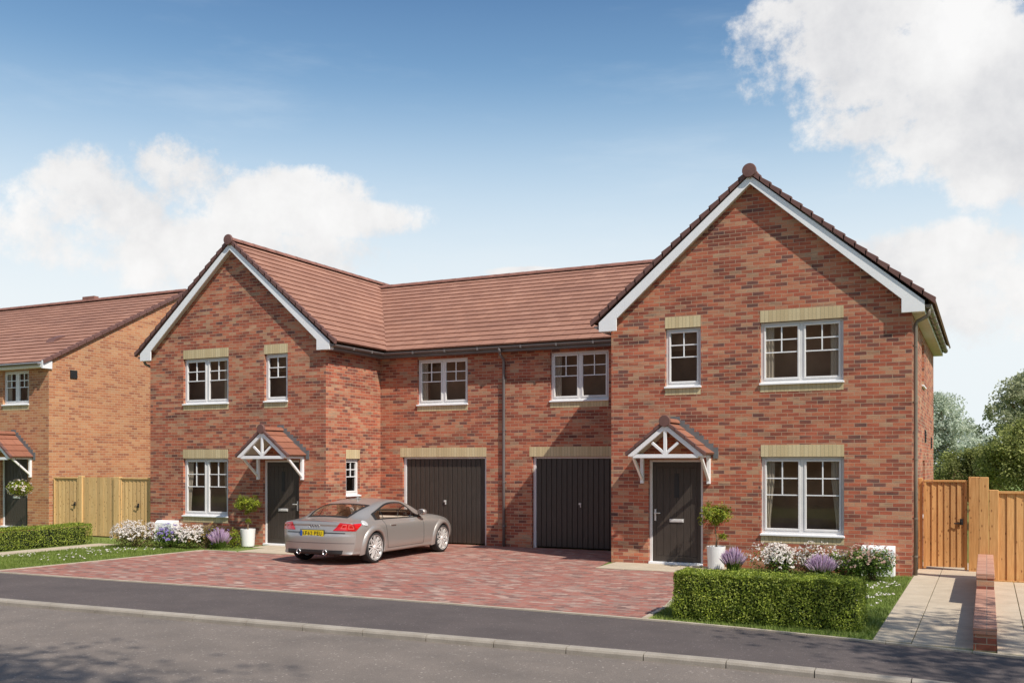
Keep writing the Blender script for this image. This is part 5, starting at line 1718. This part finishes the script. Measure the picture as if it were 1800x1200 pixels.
    # shark-fin aerial
    g = MB(); pa = S(3.9, 8.98); g.prism([(pa.y - .09, pa.z - .002), (pa.y + .10, pa.z + .004), (pa.y - .03, pa.z + .055), (pa.y - .08, pa.z + .055)], -.018, .018, 'x'); g.build('roof_aerial', M['paint'], body, bevel=.006)
    # wheels
    def wheel(x, yc, s):
        ty = MB(); R = .327
        ty.lathe([(.245, -.10), (.28, -.112), (.31, -.105), (.322, -.085), (R, -.05), (R, .05), (.322, .085), (.31, .105), (.28, .112), (.245, .10)], (x, yc, R), 48, 'x')
        t_ = ty.build('wheel', M['tyre'], root, smooth=True)
        rm = MB()
        rm.lathe([(.254, s * .104), (.263, s * .109), (.268, s * .10), (.256, s * .088), (.240, s * .06), (.235, -s * .09)], (x, yc, R), 40, 'x')
        xo = x + s * .085
        rm.lathe([(.001, s * .02), (.03, s * .02), (.045, s * .008), (.06, -s * .01), (.062, -s * .03)], (xo, yc, R), 24, 'x')
        n = 10
        for k in range(n):
            a = 2 * pi * k / n + .1
            for w in (-1, 1):
                a2 = a + w * .26
                p0 = (xo - s * .008, yc + .05 * cos(a), R + .05 * sin(a)); p1 = (xo + s * .002, yc + .135 * cos(a + w * .10), R + .135 * sin(a + w * .10)); p2 = (xo + s * .004, yc + .256 * cos(a2), R + .256 * sin(a2))
                rm.bar(p0, p1, .023, .020, up=(1, 0, 0)); rm.bar(p1, p2, .021, .018, up=(1, 0, 0))
        rm.build('rim', M['rim'], t_)
        bk_ = MB(); bk_.lathe([(.001, s * .0), (.215, s * .0)], (x + s * .0, yc, R), 28, 'x'); bk_.build('brake_disc', M['black'], t_, fixn=False)
    for yc, w_ in wheels:
        for s in (1, -1):
            wheel(s * (.80 * KX), yc, s)
    # cabin
    c_ = MB(); c_.box(-.74, .74, .70, 3.4, .40, .46); c_.box(-.70, .70, .45, 1.35, .80, .85); c_.box(-.72, .72, 2.95, 3.25, .6, .86)
    c_.build('cabin_floor', M['cabin'], root, bevel=.02)
    for s in (1, -1):
        q = MB()
        q.box(s * .37 - .25, s * .37 + .25, 1.75, 2.35, .46, .60); q.bar((s * .37, 1.80, .55), (s * .37, 1.58, 1.04), .46, .13, up=(1, 0, 0))
        q.bar((s * .37, 1.57, 1.03), (s * .37, 1.53, 1.22), .26, .09, up=(1, 0, 0))
        # bar() widths: first is across, second through
        q.build('seat', M['seat'], root, bevel=.035, seg=3, smooth=True)
    q = MB(); pts = [(.36 + .18 * cos(a), 3.0 + .05 * sin(a), .93 + .17 * sin(a)) for a in [2 * pi * i / 24 for i in range(25)]]; q.tube(pts, .013, 6, cap=False); q.tube([(.36, 3.2, .88), (.36, 3.0, .93)], .03, 6); q.build('steering_wheel', M['black'], root)
    return root
make_car()

# ------------------------------------------------------------------ houses across the road: only their reflection shows in the panes
def opposite(k):
    x, y = -80 + 10.32 * k, -32.
    root = thing('brick_house', 'brick house across the road, seen only as a reflection in the window panes', 'house', (x, y, 0), group='houses reflected in the panes')
    w_ = MB(frontM(lambda a: x + a, y)); w_.T = lambda a, b, h: (x + a, y + b, h)
    w_.add([(-5, 0, -.1), (5, 0, -.1), (5, 0, 5.1), (-5, 0, 5.1)], [(0, 1, 2, 3)])
    for s in (-5, 5): w_.add([(s, 0, -.1), (s, -9, -.1), (s, -9, 5.1), (s, -4.5, 10.4), (s, 0, 5.1)], [(0, 1, 2, 3, 4)])
    w_.build('wall', M['brick'], root, fixn=False)
    r = MB(lambda a, b, h: (x + a, y + b, h)); r.prism([(.35, 4.75), (-4.5, 10.6), (-9.35, 4.75), (-4.5, 10.4)], -5.15, 5.15, 'x'); r.build('roof', M['tile'], root)
    for a in (-3.6, 1.8):
        for h in (.8, 3.4):
            w2 = MB(lambda p, q, z: (x + p, y + q, z)); w2.box(a, a + 1.7, .004, .05, h, h + 1.25); wo = w2.build('window', M['frame'], root)
            w2 = MB(lambda p, q, z: (x + p, y + q, z)); w2.box(a + .07, a + 1.63, .052, .06, h + .07, h + 1.18); w2.build('pane', M['black'], wo)
for k in range(9): opposite(k)

# street trees just outside the frame: their shade falls on the road and the path
tree('street_tree', 'street tree over the road outside the right of the picture, shading the pavement', 6.6, -9.7, 10.2, 2.7, 5.2, 60, 70, .16, 'tree', 81, .30)
tree('street_tree', 'tall street tree standing across the road, shading the near left road', 1.2, -18.6, 14.5, 3.2, 9.0, 60, 70, .18, 'tree', 82, .30)
